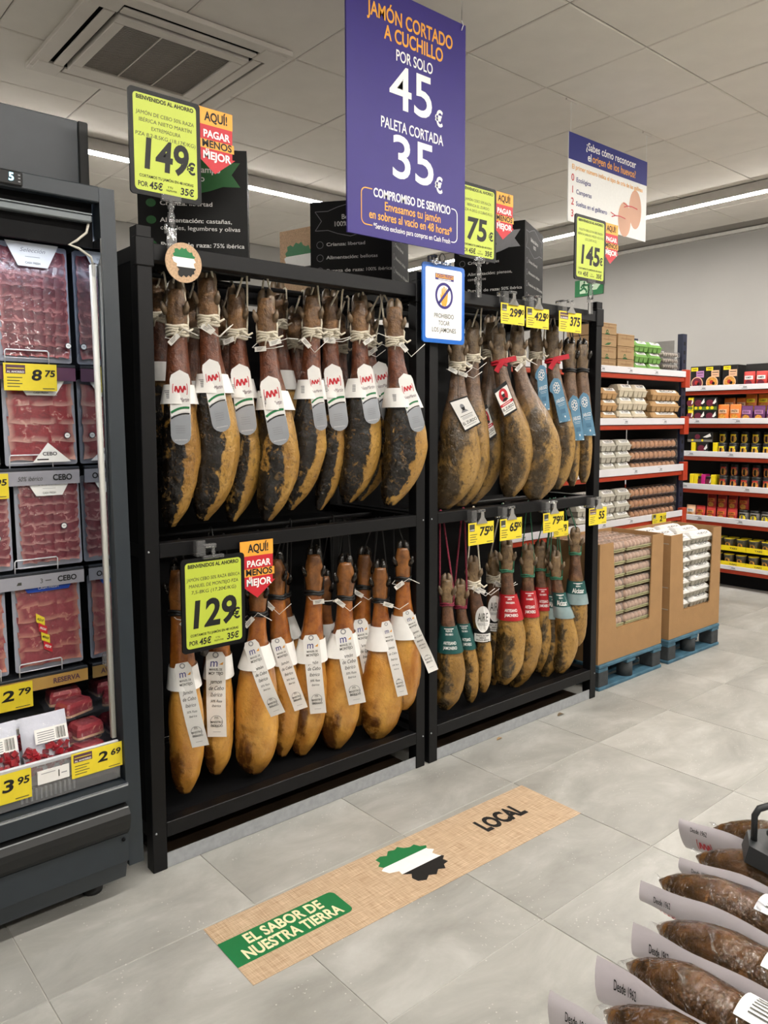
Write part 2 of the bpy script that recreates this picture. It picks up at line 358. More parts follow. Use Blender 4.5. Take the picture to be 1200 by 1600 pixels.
# ---------------------------------------------------------------- linear lights
M_LED = mat('led_diffuser', '#ffffff', .4, var=0, emit='#fffaf3', estr=STRIP_POWER)
M_ALU = mat('light_profile', '#b9b6b1', .45, .2, .04, 20)
SLAB = ['long ceiling strip light behind the black topper boxes', 'long ceiling strip light over the egg shelves in front of the grey wall', 'long ceiling strip light above the aisle before the ham racks', 'long ceiling strip light farthest behind the viewer']
for (x0, y0, x1, y1), lb in zip(STRIPS, SLAB):
    t = thing('strip_light', lb, 'ceiling light', ((x0+x1)/2, (y0+y1)/2, ZC-.09), group='linear ceiling lights')
    w = .035; h = .085
    if y0 == y1: bb = (x0, x1, y0-w, y0+w)
    else: bb = (x0-w, x0+w, y0, y1)
    part('profile', MB().box(*bb, ZC-h, ZC-.009), M_ALU, t)
    part('diffuser', MB().box(bb[0]+.005, bb[1]-.005, bb[2]+.005, bb[3]-.005, ZC-h-.006, ZC-h+.001), M_LED, t)
# ---------------------------------------------------------------- air-conditioning cassette
M_AC = mat('cassette_plastic', '#d2ccc3', .5, 0, .03, 8)
cx, cy = (ax0+ax1)/2, (ay0+ay1)/2
ac = thing('air_conditioner', 'square white ceiling air conditioner with slatted grille above the left rack', 'air conditioner', (cx, cy, ZC))
zt, zb = ZC-.004, ZC-.03
fr = MB()
def ringframe(mb, a0, a1, b0, b1, c0, c1, d0, d1, z0, z1):
    mb.box(a0, a1, b0, d0, z0, z1, .003); mb.box(a0, a1, d1, b1, z0, z1, .003); mb.box(a0, c0, d0, d1, z0, z1, .003); mb.box(c1, a1, d0, d1, z0, z1, .003)
ringframe(fr, ax0, ax1, ay0, ay1, ax0+.07, ax1-.07, ay0+.07, ay1-.07, zb, zt); part('outer_frame', fr, M_AC, ac)
g0x, g1x, g0y, g1y = ax0+.155, ax1-.155, ay0+.155, ay1-.155
fr = MB(); ringframe(fr, g0x, g1x, g0y, g1y, .45, .985, 1.105, 1.64, zb-.014, zt-.006); part('grille_frame', fr, M_AC, ac)
part('dark_opening', MB().box(ax0+.04, ax1-.04, ay0+.04, ay1-.04, zt-.004, zt-.001), M_DARK, ac)
for nm, bb in (('air_flap', (ax0+.088, ax0+.138, ay0+.15, ay1-.15)), ('air_flap', (ax1-.138, ax1-.088, ay0+.15, ay1-.15)), ('air_flap', (ax0+.15, ax1-.15, ay0+.088, ay0+.138)), ('air_flap', (ax0+.15, ax1-.15, ay1-.138, ay1-.088))):
    part(nm, MB().box(*bb, zb-.004, zb+.006, .003), M_AC, ac)
for sx in (0, 1):
    for sy in (0, 1):
        xa = ax0+.02 if sx == 0 else ax1-.145; ya = ay0+.02 if sy == 0 else ay1-.145
        part('corner_cover', MB().box(xa, xa+.125, ya, ya+.125, zb-.003, zb+.012, .003), M_AC, ac)
gm = mat('grille_slat', '#8d877f', .5); gp = part('grille', MB().box(.45, .985, 1.105, 1.64, zb+.008, zb+.012), mat('grille_back', '#4a4743', .8), ac)
sl = MB().box(0, .535, 0, .0075, 0, .008).mesh('slat'); sl.materials.append(gm)
for k in range(38):
    o = bpy.data.objects.new('slat', sl); COL.objects.link(o); o.parent = gp; o.location = (.45-cx, 1.107+k*.014-cy, zb-.004-ZC)
for k in (1, 2): part('grille_rib', MB().box(.45+.1783*k-.003, .45+.1783*k+.003, 1.105, 1.64, zb-.008, zb), M_AC, gp)
# ---------------------------------------------------------------- the two ham racks
P = .0501; RD = .66; ZT = 2.063; RX = [(0., 1.2416), (1.2676, 2.5194)]
def rack(x0, x1, label):
    t = thing('ham_rack', label, 'rack', ((x0+x1)/2, RD/2, 0), group='black steel ham racks')
    for x in (x0, x1-P):
        for y in (0, RD-P):
            p = part('post', MB().box(x, x+P, y, y+P, 0, ZT+.05 if y == 0 else ZT, .002), M_BLACK, t)
            if y == 0: part('post_bracket', MB().box(x-.006, x+P+.006, y-.006, y+P*.5, ZT-.075, ZT+.015, .003), M_BLACK, p)
    for y in (0, RD-P):
        part('top_beam', MB().box(x0+P, x1-P, y, y+P, ZT-.053, ZT, .002), M_BLACK, t)
        part('bottom_beam', MB().box(x0+P, x1-P, y, y+P, .1095, .161, .002), M_BLACK, t)
    part('middle_beam', MB().box(x0+P, x1-P, 0, P, 1.056, 1.1035, .002), M_BLACK, t)
    for x in (x0, x1-P):
        for z in (.11, 1.056, ZT-.053): part('side_rail', MB().box(x+.003, x+P-.003, P, RD-P, z, z+.045), M_BLACK, t)
    part('back_panel', MB().box(x0+.01, x1-.012, RD-.012, RD-.004, .17, 1.985), M_DARK, t)
    part('shade_plate', MB().box(x0+P, x1-P, .012, RD-.03, .001, .006), mat('brown_shade_plate', '#33261a', .5, 0, .35, 8), t)  # brown plate added to darken the shaded gap under the rack
    part('rear_light_stop', MB().box(x0+.01, x1-.012, RD-.02, RD-.014, 0, .17), M_DARK, t)  # unseen skirt added to block light reaching the under-rack floor from behind
    part('bottom_tray', MB().box(x0+.02, x1-.02, P+.004, RD-P-.004, .125, .135), M_DARK, t)
    part('middle_tray', MB().box(x0+.02, x1-.02, .42, RD-P-.004, 1.06, 1.07), M_DARK, t)
    for z in (2.022, 1.084):
        for y in (.10, .30): part('hanging_rail', MB().tube([(x0+.01, y, z), (x1-.01, y, z)], .009, 8), M_BLACK, t)
    part('kick_strip', MB().box(x0+P+.001, x1-P-.001, .004, .008, .002, .052), M_GALV, t)
    for y in (.2, .45): part('floor_runner', MB().box(x0+P, x1-P, y, y+.03, .006, .05), M_BLACK, t)
    for y in (.12, .50): part('top_slat', MB().box(x0+.02, x1-.02, y, y+.06, ZT-.012, ZT+.001), M_BLACK, t)
    for x in (x0+.012, x1-.012):
        for z in (.135, 1.08): part('bolt', MB().lathe([(.004, -.001), (.003, .002)], n=8), M_GALV, t, True).location = (x-(x0+x1)/2, -RD/2-.001, z)
    for o in t.children:
        if o.name.startswith('bolt'): o.rotation_euler = (PI/2, 0, 0)
    return t
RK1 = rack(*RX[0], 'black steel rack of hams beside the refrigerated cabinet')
part('side_panel', MB().box(.004, .012, P, RD-.014, .12, 2.035), M_DARK, RK1)
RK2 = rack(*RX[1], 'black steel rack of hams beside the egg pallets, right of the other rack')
# ---------------------------------------------------------------- hams
def ham_mat(name, foot, shank, b1, b2, d1, d2, rough=.42, coat=.25, dsc=11., bmp=.5, t0=1.50, t1=1.74, fine=.8, spk=.5):
    m = bpy.data.materials.new(name); m.use_nodes = True; nt = m.node_tree; N = nt.nodes; L = nt.links; b = N['Principled BSDF']
    def attr(n):
        a = N.new('ShaderNodeAttribute'); a.attribute_name = n; return a.outputs['Fac']
    tc = N.new('ShaderNodeTexCoord'); oi = N.new('ShaderNodeObjectInfo')
    off = N.new('ShaderNodeVectorMath'); off.operation = 'ADD'; cmb = N.new('ShaderNodeCombineXYZ'); ml = N.new('ShaderNodeMath'); ml.operation = 'MULTIPLY'; ml.inputs[1].default_value = 37.
    L.new(oi.outputs['Random'], ml.inputs[0]); L.new(ml.outputs[0], cmb.inputs[0]); L.new(tc.outputs['Object'], off.inputs[0]); L.new(cmb.outputs[0], off.inputs[1])
    def nz(sc, det=5, dist=0., mapping=(1, 1, 1)):
        mp = N.new('ShaderNodeMapping'); mp.inputs['Scale'].default_value = mapping; L.new(off.outputs[0], mp.inputs['Vector'])
        n = N.new('ShaderNodeTexNoise'); n.inputs['Scale'].default_value = sc; n.inputs['Detail'].default_value = det; n.inputs['Distortion'].default_value = dist; n.inputs['Roughness'].default_value = .6; L.new(mp.outputs[0], n.inputs['Vector']); return n.outputs['Fac']
    def ramp(f, *st):
        r = N.new('ShaderNodeValToRGB'); e = r.color_ramp.elements
        e[0].position, e[0].color = st[0][0], hx(st[0][1])+(1,); e[1].position, e[1].color = st[-1][0], hx(st[-1][1])+(1,)
        for p, c in st[1:-1]: x = e.new(p); x.color = hx(c)+(1,)
        L.new(f, r.inputs['Fac']); return r.outputs['Color']
    def mix(f, a, c, mode='MIX'):
        x = N.new('ShaderNodeMixRGB'); x.blend_type = mode
        if isinstance(f, float): x.inputs[0].default_value = f
        else: L.new(f, x.inputs[0])
        L.new(a, x.inputs[1]); L.new(c, x.inputs[2]); return x.outputs[0]
    n1 = nz(7, 6, .6, (1, 1, .55)); n2 = nz(26, 5, .3); n3 = nz(dsc, 7, .9, (1.2, 1.2, .8)); sv = attr('sv')
    body = ramp(n1, (.30, b1), (.68, b2))
    # along the leg: foot, shank, body
    ad = N.new('ShaderNodeMath'); ad.operation = 'MULTIPLY_ADD'; ad.inputs[1].default_value = .16; L.new(n1, ad.inputs[0]); L.new(sv, ad.inputs[2])
    def sstep(x, a, c):
        r = N.new('ShaderNodeMapRange'); r.interpolation_type = 'SMOOTHSTEP'; r.inputs[1].default_value = a; r.inputs[2].default_value = c; L.new(x, r.inputs[0]); return r.outputs[0]
    sh = ramp(n2, (.3, shank[0]), (.7, shank[1])); ft = ramp(n2, (.3, foot[0]), (.7, foot[1]))
    col = mix(sstep(ad.outputs[0], .24, .34), ft, sh); col = mix(sstep(ad.outputs[0], .46, .66), col, body)
    # crust
    dk = N.new('ShaderNodeMath'); dk.operation = 'MULTIPLY_ADD'; dk.inputs[1].default_value = 2.2; L.new(n3, dk.inputs[0]); L.new(attr('dark'), dk.inputs[2])
    n6 = nz(48, 4, .4, (1, 1, .7)); dk2 = N.new('ShaderNodeMath'); dk2.operation = 'MULTIPLY_ADD'; dk2.inputs[1].default_value = fine; L.new(n6, dk2.inputs[0]); L.new(dk.outputs[0], dk2.inputs[2])
    dm = sstep(dk2.outputs[0], t0+fine*.5, t1+fine*.5); n7 = nz(38, 6, 1.2); dcol = ramp(n7, (.36, d1), (.56, d1), (.70, d2)); col = mix(dm, col, dcol)
    # small speckle
    n5 = nz(70, 3); sp = ramp(n5, (.34, '#3a2412'), (.47, '#ffffff')); col = mix(spk, col, sp, 'MULTIPLY')
    L.new(col, b.inputs['Base Color'])
    rr = N.new('ShaderNodeMapRange'); rr.inputs[3].default_value = rough-.1; rr.inputs[4].default_value = rough+.14; L.new(n2, rr.inputs[0]); rm = N.new('ShaderNodeMath'); rm.operation = 'MULTIPLY_ADD'; rm.inputs[1].default_value = -.16; L.new(dm, rm.inputs[0]); L.new(rr.outputs[0], rm.inputs[2]); L.new(rm.outputs[0], b.inputs['Roughness'])
    b.inputs['Coat Weight'].default_value = coat; b.inputs['Coat Roughness'].default_value = .25
    bsum = N.new('ShaderNodeMath'); bsum.operation = 'ADD'; L.new(n3, bsum.inputs[0]); bs2 = N.new('ShaderNodeMath'); bs2.operation = 'MULTIPLY_ADD'; bs2.inputs[1].default_value = .7; L.new(n7, bs2.inputs[0]); L.new(n2, bs2.inputs[2]); L.new(bs2.outputs[0], bsum.inputs[1])
    bp = N.new('ShaderNodeBump'); bp.inputs['Strength'].default_value = bmp; bp.inputs['Distance'].default_value = .012; L.new(bsum.outputs[0], bp.inputs['Height']); L.new(bp.outputs[0], b.inputs['Normal'])
    return m
HM = {'A': ham_mat('ham_dark_crust', ('#4e3520', '#8a643c'), ('#4a2413', '#7a4122'), '#8f6426', '#c69a4a', '#120d09', '#6b5330', .40, .45, 12, .8),
      'B': ham_mat('ham_amber', ('#5a3416', '#97602c'), ('#7a3f14', '#b06a28'), '#a5651d', '#deA84e', '#5e3814', '#8a5c28', .32, .6, 6, .3, 1.30, 1.80, .4, .15),
      'C': ham_mat('ham_grey_brown', ('#463626', '#80694a'), ('#503a2a', '#7d6048'), '#80602f', '#b08b4c', '#41331f', '#77654a', .42, .35, 8, .5, 1.25, 1.75, .8),
      'D': ham_mat('ham_olive', ('#57422c', '#8d7350'), ('#4a3122', '#795338'), '#86622a', '#bb9048', '#3f321d', '#7a6640', .40, .4, 9, .5, 1.35, 1.75, .8, .35)}
M_HOOF = mat('hoof_horn', '#6f5d48', .35, 0, .5, 40); M_HOOFB = mat('hoof_black', '#221e1a', .25, 0, .5, 60)
M_ROPE = mat('rope_cotton', '#d8cfbb', .8, 0, .12, 200, .4, 300); M_ROPEK = mat('tie_black', '#161616', .45, 0, .2, 90); M_ROPER = mat('cord_crimson', '#7a1f35', .6, 0, .45, 160); M_ROPEG = mat('cord_green', '#2f6b50', .6, 0, .35, 160); M_TIER = mat('tie_red', '#c22233', .4, 0, .1, 80)
M_SILV = mat('label_silver', '#a4a8ae', .35, .2, .08, 12); M_BLUEL = mat('label_blue', '#5b87a3', .5, 0, .04, 20); M_TEAL = mat('wrap_teal', '#1f5350', .35, 0, .05, 20); M_WRED = mat('wrap_red', '#b02028', .35, 0, .05, 20); M_STEELT = mat('wrap_pale', '#8ea3a5', .3, .1, .2, 14)
M_STRAP = mat('plastic_tag', '#e4e0d8', .4, 0, .03, 40)
RB_Z = {0: 2.022, 1: 1.084}
ALLHAMS = []
def smooth_curve(xs, ys, k=.035):
    g = np.linspace(-.2, 1.2, 281); y = np.interp(g, xs, ys); w = np.exp(-.5*(np.arange(-20, 21)*.005/k)**2); w /= w.sum()
    y2 = np.convolve(np.pad(y, 20, mode='edge'), w, 'valid'); return lambda s: float(np.interp(s, g, y2))
class Ham:
    def __init__(h, kind, tf, hoof, bot, ul, ur, y, label, group, level, tie='rope', seed=0, detail=True, swide=.72, hoofb=False, back=False):
        rnd = random.Random(seed*7+3); b0, sc = tf; px = lambda p: (b0[0]+p[0]/sc, b0[1]+p[1]/sc)
        hu, hv = px(hoof); bu, bv = px(bot); ulp = b0[0]+ul/sc; urp = b0[0]+ur/sc
        h.px = px; h.y = y; p0 = at(hu, hv, y); k = depth(p0)/FPX; h.k = k; h.hu, h.hv = hu, hv
        lean = (hu-655)*-6.6e-5     # verticals converge a little in the photograph
        h.L = L = (bv-hv)*k*1.003; z1 = p0[2]-L; h.z1 = z1; h.p0 = p0
        cor = lambda v: (v-hv)*lean*-1
        h.root = thing('cured_ham', label, 'ham', (p0[0], p0[1], z1), -YAW, group); ALLHAMS.append(h)
        # centre line and half width from the silhouette
        vb = hv+(bv-hv)*swide; cb = ((ulp+urp)/2-hu)*k; hb = (urp-ulp)/2*k; ub = (bu-hu)*k; h.hb = hb
        fw = .031*L/.85+.006; fw = min(max(fw, .028), .036)
        S = [0, .05, .12, .19, .27, .36, .50, .62, swide, .84, .93, .98, 1.0]
        Cc = [0, 0, .0, .02*cb, .12*cb, .30*cb, .66*cb, .88*cb, cb, cb+.28*(ub-cb), cb+.62*(ub-cb), cb+.88*(ub-cb), ub]
        Hh = [fw*.62, fw*.80, fw*1.10, fw*.86, fw*.90, max(fw*1.08, .45*hb), max(.76*hb, fw*1.2), .94*hb, hb]+([.93*hb, .70*hb, .42*hb, .14*hb] if kind == 'A' else [.97*hb, .80*hb, .55*hb, .22*hb])
        h.c = smooth_curve(S, Cc, .03); h.h = smooth_curve(S, Hh, .022)
        tmax = min(.085, max(.05, hb*.95))
        h.th = smooth_curve(S, [fw*.7, fw*.85, fw*.9, fw*.85, fw*.92, fw*1.15, tmax*.85, tmax, tmax*.98, tmax*.88, tmax*.68, tmax*.42, tmax*.15], .025)
        h.tc = smooth_curve([0, .3, .7, 1], [0, 0, .01, .02])
        ns, ng = (72, 36) if detail else (26, 16); mb = MB(); rings = []; dk = []; sv = []
        for i in range(ns+1):
            s = .035+.965*(i/ns); r = []
            for q in range(ng):
                t = 2*PI*q/ng; ct, st = math.cos(t), math.sin(t)
                e = .88; x = math.copysign(abs(ct)**e, ct); yy = math.copysign(abs(st)**e, st)
                nn = mnoise.noise(Vector((x*1.6+seed*3.1, yy*1.6+seed, s*7)))*.6+mnoise.noise(Vector((x*4+seed, yy*4, s*19+seed)))*.3-(.5*max(0, .22-abs(mnoise.noise(Vector((x*2.3+seed, yy*2.3, s*11+seed*2)))))/.22 if s > .45 and x < .5 else 0)*(.8 if kind == 'A' else .45)
                am = 1+nn*(.13 if s > .42 else .13)
                r.append((h.c(s)+h.h(s)*x*am, h.tc(s)+h.th(s)*yy*am, L*(1-s))); sv.append(s)
                if kind == 'A':   # meat face: left and front, from the label down; rind stays on the right
                    d = .85*max(0, min(1, (.72-x)/.5))*max(0, min(1, (s-.42)/.10))*(1 if yy < .3 else .4)-.45*max(0, min(1, (x-.55)/.3))-(.25 if s < .4 else 0)
                elif kind == 'B': d = .66*max(0, min(1, (s-.60)/.25))*max(0, min(1, (.35-x)/.6))-.25*max(0, min(1, (x)/.6))+.02
                elif kind == 'C': d = .66*max(0, min(1, (.75-x)/.7))*max(0, min(1, (s-.38)/.2))-.2*max(0, (x-.4))
                else: d = .52*max(0, min(1, (.6-x)/.9))*max(0, min(1, (s-.40)/.2))+.12*max(0, (s-.8)/.2)
                dk.append(d)
            rings.append(r)
        mb.loft(rings); me = mb.mesh('body')
        for nm, arr in (('dark', dk), ('sv', sv)):
            a = me.attributes.new(nm, 'FLOAT', 'POINT'); a.data.foreach_set('value', arr)
        h.body = part('body', me, HM[kind], h.root)
        # hoof: two toes, two dewclaws
        hm = M_HOOFB if hoofb else M_HOOF; mb = MB(); fwz = h.h(.06)
        for sgn in (-1, 1):
            cx = h.c(.05)+sgn*fwz*.46; zt = L*(1-.075); hl = .072*L/.85
            mb.loft([[(cx+sgn*o_+rx*math.cos(2*PI*q/10), rx*1.15*math.sin(2*PI*q/10), zt+zz) for q in range(10)] for rx, zz, o_ in ((fwz*.46, -.016, 0), (fwz*.56, .004, .001), (fwz*.58, hl*.42, .002), (fwz*.46, hl*.78, .001), (fwz*.14, hl, -.004))])
        part('hoof', mb, hm, h.root, True)
        for sgn in (-1, 1):
            s0 = .115; x = h.c(s0)+sgn*h.h(s0)*.82; part('dewclaw', MB().tube([(x, -.012, L*(1-s0)-.012), (x+sgn*.010, -.024, L*(1-s0)+.008), (x+sgn*.012, -.029, L*(1-s0)+.026)], [.013, .010, .003], 7), hm, h.root, True)
        # rope
        h.ts = .20; h.hang(tie, level, rnd)
    def loc(h, p):                                # zoom pixel -> (w, z) in the ham's frame
        u, v = h.px(p); return ((u-h.hu)*h.k, h.L-(v-h.hv)*h.k)
    def s_of(h, z): return 1-z/h.L
    def front(h, w, z, mg=.0):
        s = min(1, max(.03, h.s_of(z))); q = (w-h.c(s))/max(h.h(s), 1e-4); q = max(-1, min(1, q))
        return h.tc(s)-h.th(s)*(1-abs(q)**2.3)**.45*1.06-mg
    def hang(h, tie, level, rnd):
        L = h.L; s = h.ts; z = L*(1-s); a, b = h.h(s)*1.03+.003, h.th(s)*1.05+.003; c = h.c(s); mb = MB(); m = {'rope': M_ROPE, 'black': M_ROPEK, 'red': M_TIER, 'crimson': M_ROPER, 'green': M_ROPEG}[tie]
        r = {'rope': .0052, 'black': .0055, 'red': .006, 'crimson': .0042, 'green': .004}[tie]
        for j in range(4 if tie == 'rope' else 2):
            mb.tube([(c+a*math.cos(t), b*math.sin(t), z+(j-1.4)*r*1.9+.003*math.sin(3*t+j)) for t in [2*PI*q/18 for q in range(18)]], r, 6, closed=True)
        part('tie', mb, m, h.root, True)
        zb = RB_Z[level]-h.z1; yb = .10 if h.y < .27 else .30
        # rail position in the ham's frame
        dx, dy = 0., yb-h.y; lx = dx*math.cos(YAW)-dy*math.sin(YAW); ly = dx*math.sin(YAW)+dy*math.cos(YAW)
        mb = MB(); cr = {'rope': .0038, 'black': .0028, 'red': .003, 'crimson': .0045, 'green': .0032}[tie]
        zz = max(zb+.008, z+.02)
        for sgn in (-1, 1):
            x0 = c+sgn*a*.98
            mb.tube([(x0, -.004, z), (x0+sgn*.003, 0, z+.04), (lerp(x0, lx, .75)+sgn*.004, ly*.7, z+(zz-z)*.8), (lx+sgn*.006, ly-.012, zz-.004), (lx, ly, zz+.006)], cr, 6)
        part('hanging_cord', mb, M_ROPE if tie == 'red' else m, h.root, True)
        if tie == 'rope':                        # loose knot
            mb = MB(); x = c+a*.5; mb.tube([(x, -b-.004, z), (x+.012, -b-.012, z+.008), (x+.03, -b-.006, z-.006), (x+.045, -b+.002, z+.004)], [.0055, .006, .005, .003], 6)
            mb.tube([(x, -b-.004, z), (x-.015, -b-.01, z-.012), (x-.02, -b-.004, z-.035)], [.005, .004, .002], 6); part('knot', mb, m, h.root, True)
    def seal(h, rnd, n=1, strap=True):           # white plastic seal on a thin strap
        s = h.ts+.03; z = h.L*(1-s); c = h.c(s); b = h.th(s)
        for i in range(n):
            x = c+rnd.uniform(-.03, .035); y = -b-.012; z0 = z+rnd.uniform(-.02, .005); an = rnd.uniform(-.9, .9); ex = np.array([math.cos(an), rnd.uniform(-.3, .3), math.sin(an)]); ex /= np.linalg.norm(ex); ez = np.cross(ex, [0, 1, 0]); ey = np.cross(ez, ex)
            o = part('seal_tag', MB().obox((x, y, z0), ex, ey, ez, .022, .0012, .009), M_STRAP, h.root, True)
            pr = Print(lambda a, b_, k: tuple(np.array((x, y, z0))+ex*a+ez*(-b_)+ey*(.0012+.0004*k)*(-1 if ey[1] > 0 else 1)))
            for q in range(3): pr.rect(-.014, -.005+q*.004, .012-.004*q, -.0035+q*.004, M_INKS)
            pr.build(o, 'printed_code', True)
            if strap: part('strap', MB().tube([(c-b, -.01, z+.01), (x-.03, y+.004, z0+.006), (x, y+.004, z0), (x+.05*math.cos(an), y-.006, z0+.05*math.sin(an)), (x+.085, y-.012, z0+.01)], .0016, 5), M_STRAP, h.root, True)
    def sleeve(h, z0, z1, m, name='sleeve', out=.004, flare=0.):
        rings = []; n = 24
        for j in range(7):
            z = z0+(z1-z0)*j/6; s = h.s_of(z); o_ = out+flare*(z1-z)/(z1-z0)
            rings.append([(h.c(s)+(h.h(s)*1.05+o_)*math.copysign(abs(math.cos(t))**.9, math.cos(t)), h.tc(s)+(h.th(s)*1.07+o_)*math.copysign(abs(math.sin(t))**.9, math.sin(t)), z) for t in [2*PI*q/n for q in range(n)]])
        mb = MB().loft(rings, cap=False); return part(name, mb, m, h.root, True)
    def strip_fn(h, top, bot, width, lift=.006, curl=0.):
        """a flat paper strip lying against the ham: fn(a across, b down 0..1, k)"""
        (w0, z0), (w1, z1) = h.loc(top), h.loc(bot); ln = math.hypot(w1-w0, z1-z0); dx, dz = (w1-w0)/ln, (z1-z0)/ln; nx, nz_ = -dz, dx; hw = width/2
        T = []
        for i in range(25):
            f = i/24; w = w0+(w1-w0)*f; z = z0+(z1-z0)*f
            T.append(min(h.front(w+q*hw*nx, z+q*hw*nz_) for q in (-.8, -.3, .3, .8)))
        T = np.array(T); k = np.ones(7)/7; T = np.minimum(np.convolve(np.pad(T, 3, mode='edge'), k, 'valid'), T+.004)
        def fn(a, b, kk):
            f = min(1, max(0, b/ln)); t = float(np.interp(f, np.linspace(0, 1, 25), T))-lift-.0005*kk-curl*f*f*f
            return (w0+dx*b+nx*a, t, z0+dz*b+nz_*a)
        return fn, ln, hw
def lerp(a, b, t): return a+(b-a)*t

def mb_logo(pr, a, b, w, m, k=2, flip=-1):
    """red double-peak emblem between two brackets; flip: b grows downwards"""
    h = w*.55; f = flip
    pts = [(-.36, -.4), (-.28, .42), (-.10, -.4), (.02, .42), (.18, -.4), (.30, .42), (.38, -.1)]
    pr.line([(a+x*w, b+f*y*h) for x, y in pts], w*.12, m, k)
    for sg in (-1, 1): pr.line([(a+sg*w*(.44+.06*math.cos(t)), b+f*h*.75*math.sin(t)) for t in [-1.2+2.4*i/6 for i in range(7)]], w*.05, m, k)
def paper(h, fn, poly, m, name, k=0):
    mb = MB(); n = len(poly); mb.add([fn(a, b, 0) for a, b in poly], [tuple(range(n))]); o = part(name, mb, m, h.root, True); return o
def tab_A(h, top, bot, wpx):
    w = wpx/2.6667*h.k; fn, ln, hw = h.strip_fn(top, bot, w, .007)
    cols = 6; rows = 16
    def outline(b):                               # round ends
        d = min(b, ln-b); return hw*(1 if d > hw else math.sqrt(max(0, 1-((hw-d)/hw)**2)))
    def grid(b0, b1, k, inset=0., r=rows):
        mb = MB(); return mb.grid(lambda i, j: (lambda b: fn((i*2-1)*max(.0005, outline(b)-inset), b, k))(b0+(b1-b0)*j), cols, r)
    o = part('label_tab', grid(0, ln, 0), M_PAPER, h.root, True)
    part('silver_field', grid(ln*.60, ln*.996, 1, .0004), M_SILV, o, True)
    pr = Print(fn); mb_logo(pr, 0, ln*.26, w*.72, M_RED, 2)
    pr.text('NietoMartín', 0, ln*.385, w*.17, M_BROWNINK, .004, 1., .25, k=2, width=w*.86) if False else None
    P2 = Print(lambda a, b, k: fn(a, ln-b, k))
    P2.text('NietoMartin', 0, ln*.60, w*.30, M_BROWNINK, .0, 1, .3, width=w*.84)
    P2.text('www.nietomartin.es', 0, ln*.07, w*.1, M_WHITE, .004, width=w*.62)
    for j, (m, dy) in enumerate(((M_GREEN, .455), (M_WHITE, .415), (M_INK, .375))):
        P2.line([(w*.46*q, ln*(dy+.035*(1-(q*.9)**2)+.03*q)) for q in (-1, -.7, -.4, -.1, .2, .5, .8, .98)], w*.11 if j != 2 else w*.07, m, 3)
    for q in range(4): P2.rect(-w*.25, ln*(.16+.03*q), w*.22, ln*(.165+.03*q), M_GREY, 3)
    pr.build(o, 'emblem', True); P2.build(o, 'lettering', True)
    # paper collar round the shank with a printed data block
    (w0, z0) = h.loc((top[0], top[1]+60)); (w1, z1) = h.loc((top[0], top[1]+140))
    sl = h.sleeve(z1, z0, M_PAPER, 'label_collar', .005, .006)
    s_ = h.s_of((z0+z1)/2); pc = Print(lambda a, b, k: (h.c(s_)+a, h.front(h.c(s_)+a, (z0+z1)/2+b)-.014-.0004*k, (z0+z1)/2+b))
    for q in range(5): pc.rect(-h.h(s_)*.85, -.014+q*.006, -h.h(s_)*.35, -.011+q*.006, M_GREY, 2)
    pc.build(sl, 'printed_block', True)
def tab_M(h, top, bot, wpx, curl=0.):
    w = wpx/2.6667*h.k; fn, ln, hw = h.strip_fn(top, bot, w, .007, curl)
    o = part('label_strip', MB().grid(lambda i, j: fn((i*2-1)*hw*(1 if j > .03 else .7), ln*j, 0), 4, 18), M_PAPER, h.root, True)
    P2 = Print(lambda a, b, k: fn(a, ln-b, k))
    P2.ring(0, ln*.965, w*.10, w*.16, M_GREY, 2)
    P2.text('m', -w*.10, ln*.87, w*.62, M_NAVY, .0, .9, .1); P2.poly([(w*.18, ln*.855), (w*.40, ln*.885), (w*.36, ln*.85)], M_ORANGE, 3)
    P2.text('MANUEL DE', 0, ln*.795, w*.17, M_INKS, .012, width=w*.66); P2.text('MONTEJO', 0, ln*.75, w*.21, M_INKS, .016, width=w*.74)
    for q, tx in enumerate(('Jamón', 'de Cebo', 'Ibérico')): P2.text(tx, 0, ln*(.655-.075*q), w*.30, M_INK, .0, .9, .35, width=w*(.62 if q != 1 else .78))
    P2.text('50% Raza', 0, ln*.43, w*.19, M_INK, .0, .9, .35, width=w*.6); P2.text('Ibérica', 0, ln*.375, w*.19, M_INK, .0, .9, .35, width=w*.46)
    P2.ring(0, ln*.19, w*.30, w*.325, M_GREY, 2); P2.text('m', 0, ln*.235, w*.3, M_INKS, .0, .9); P2.text('MAESTRO', 0, ln*.18, w*.17, M_INKS, .016, width=w*.62); P2.text('IBÉRICO', 0, ln*.135, w*.17, M_INKS, .016, width=w*.62)
    P2.rect(-w*.2, ln*.06, w*.2, ln*.064, M_GREY, 2)
    P2.build(o, 'lettering', True)
    (_, z0) = h.loc((top[0], top[1]+25)); (_, z1) = h.loc((top[0], top[1]+120)); h.sleeve(z1, z0, M_PAPER, 'label_collar', .004, .005)
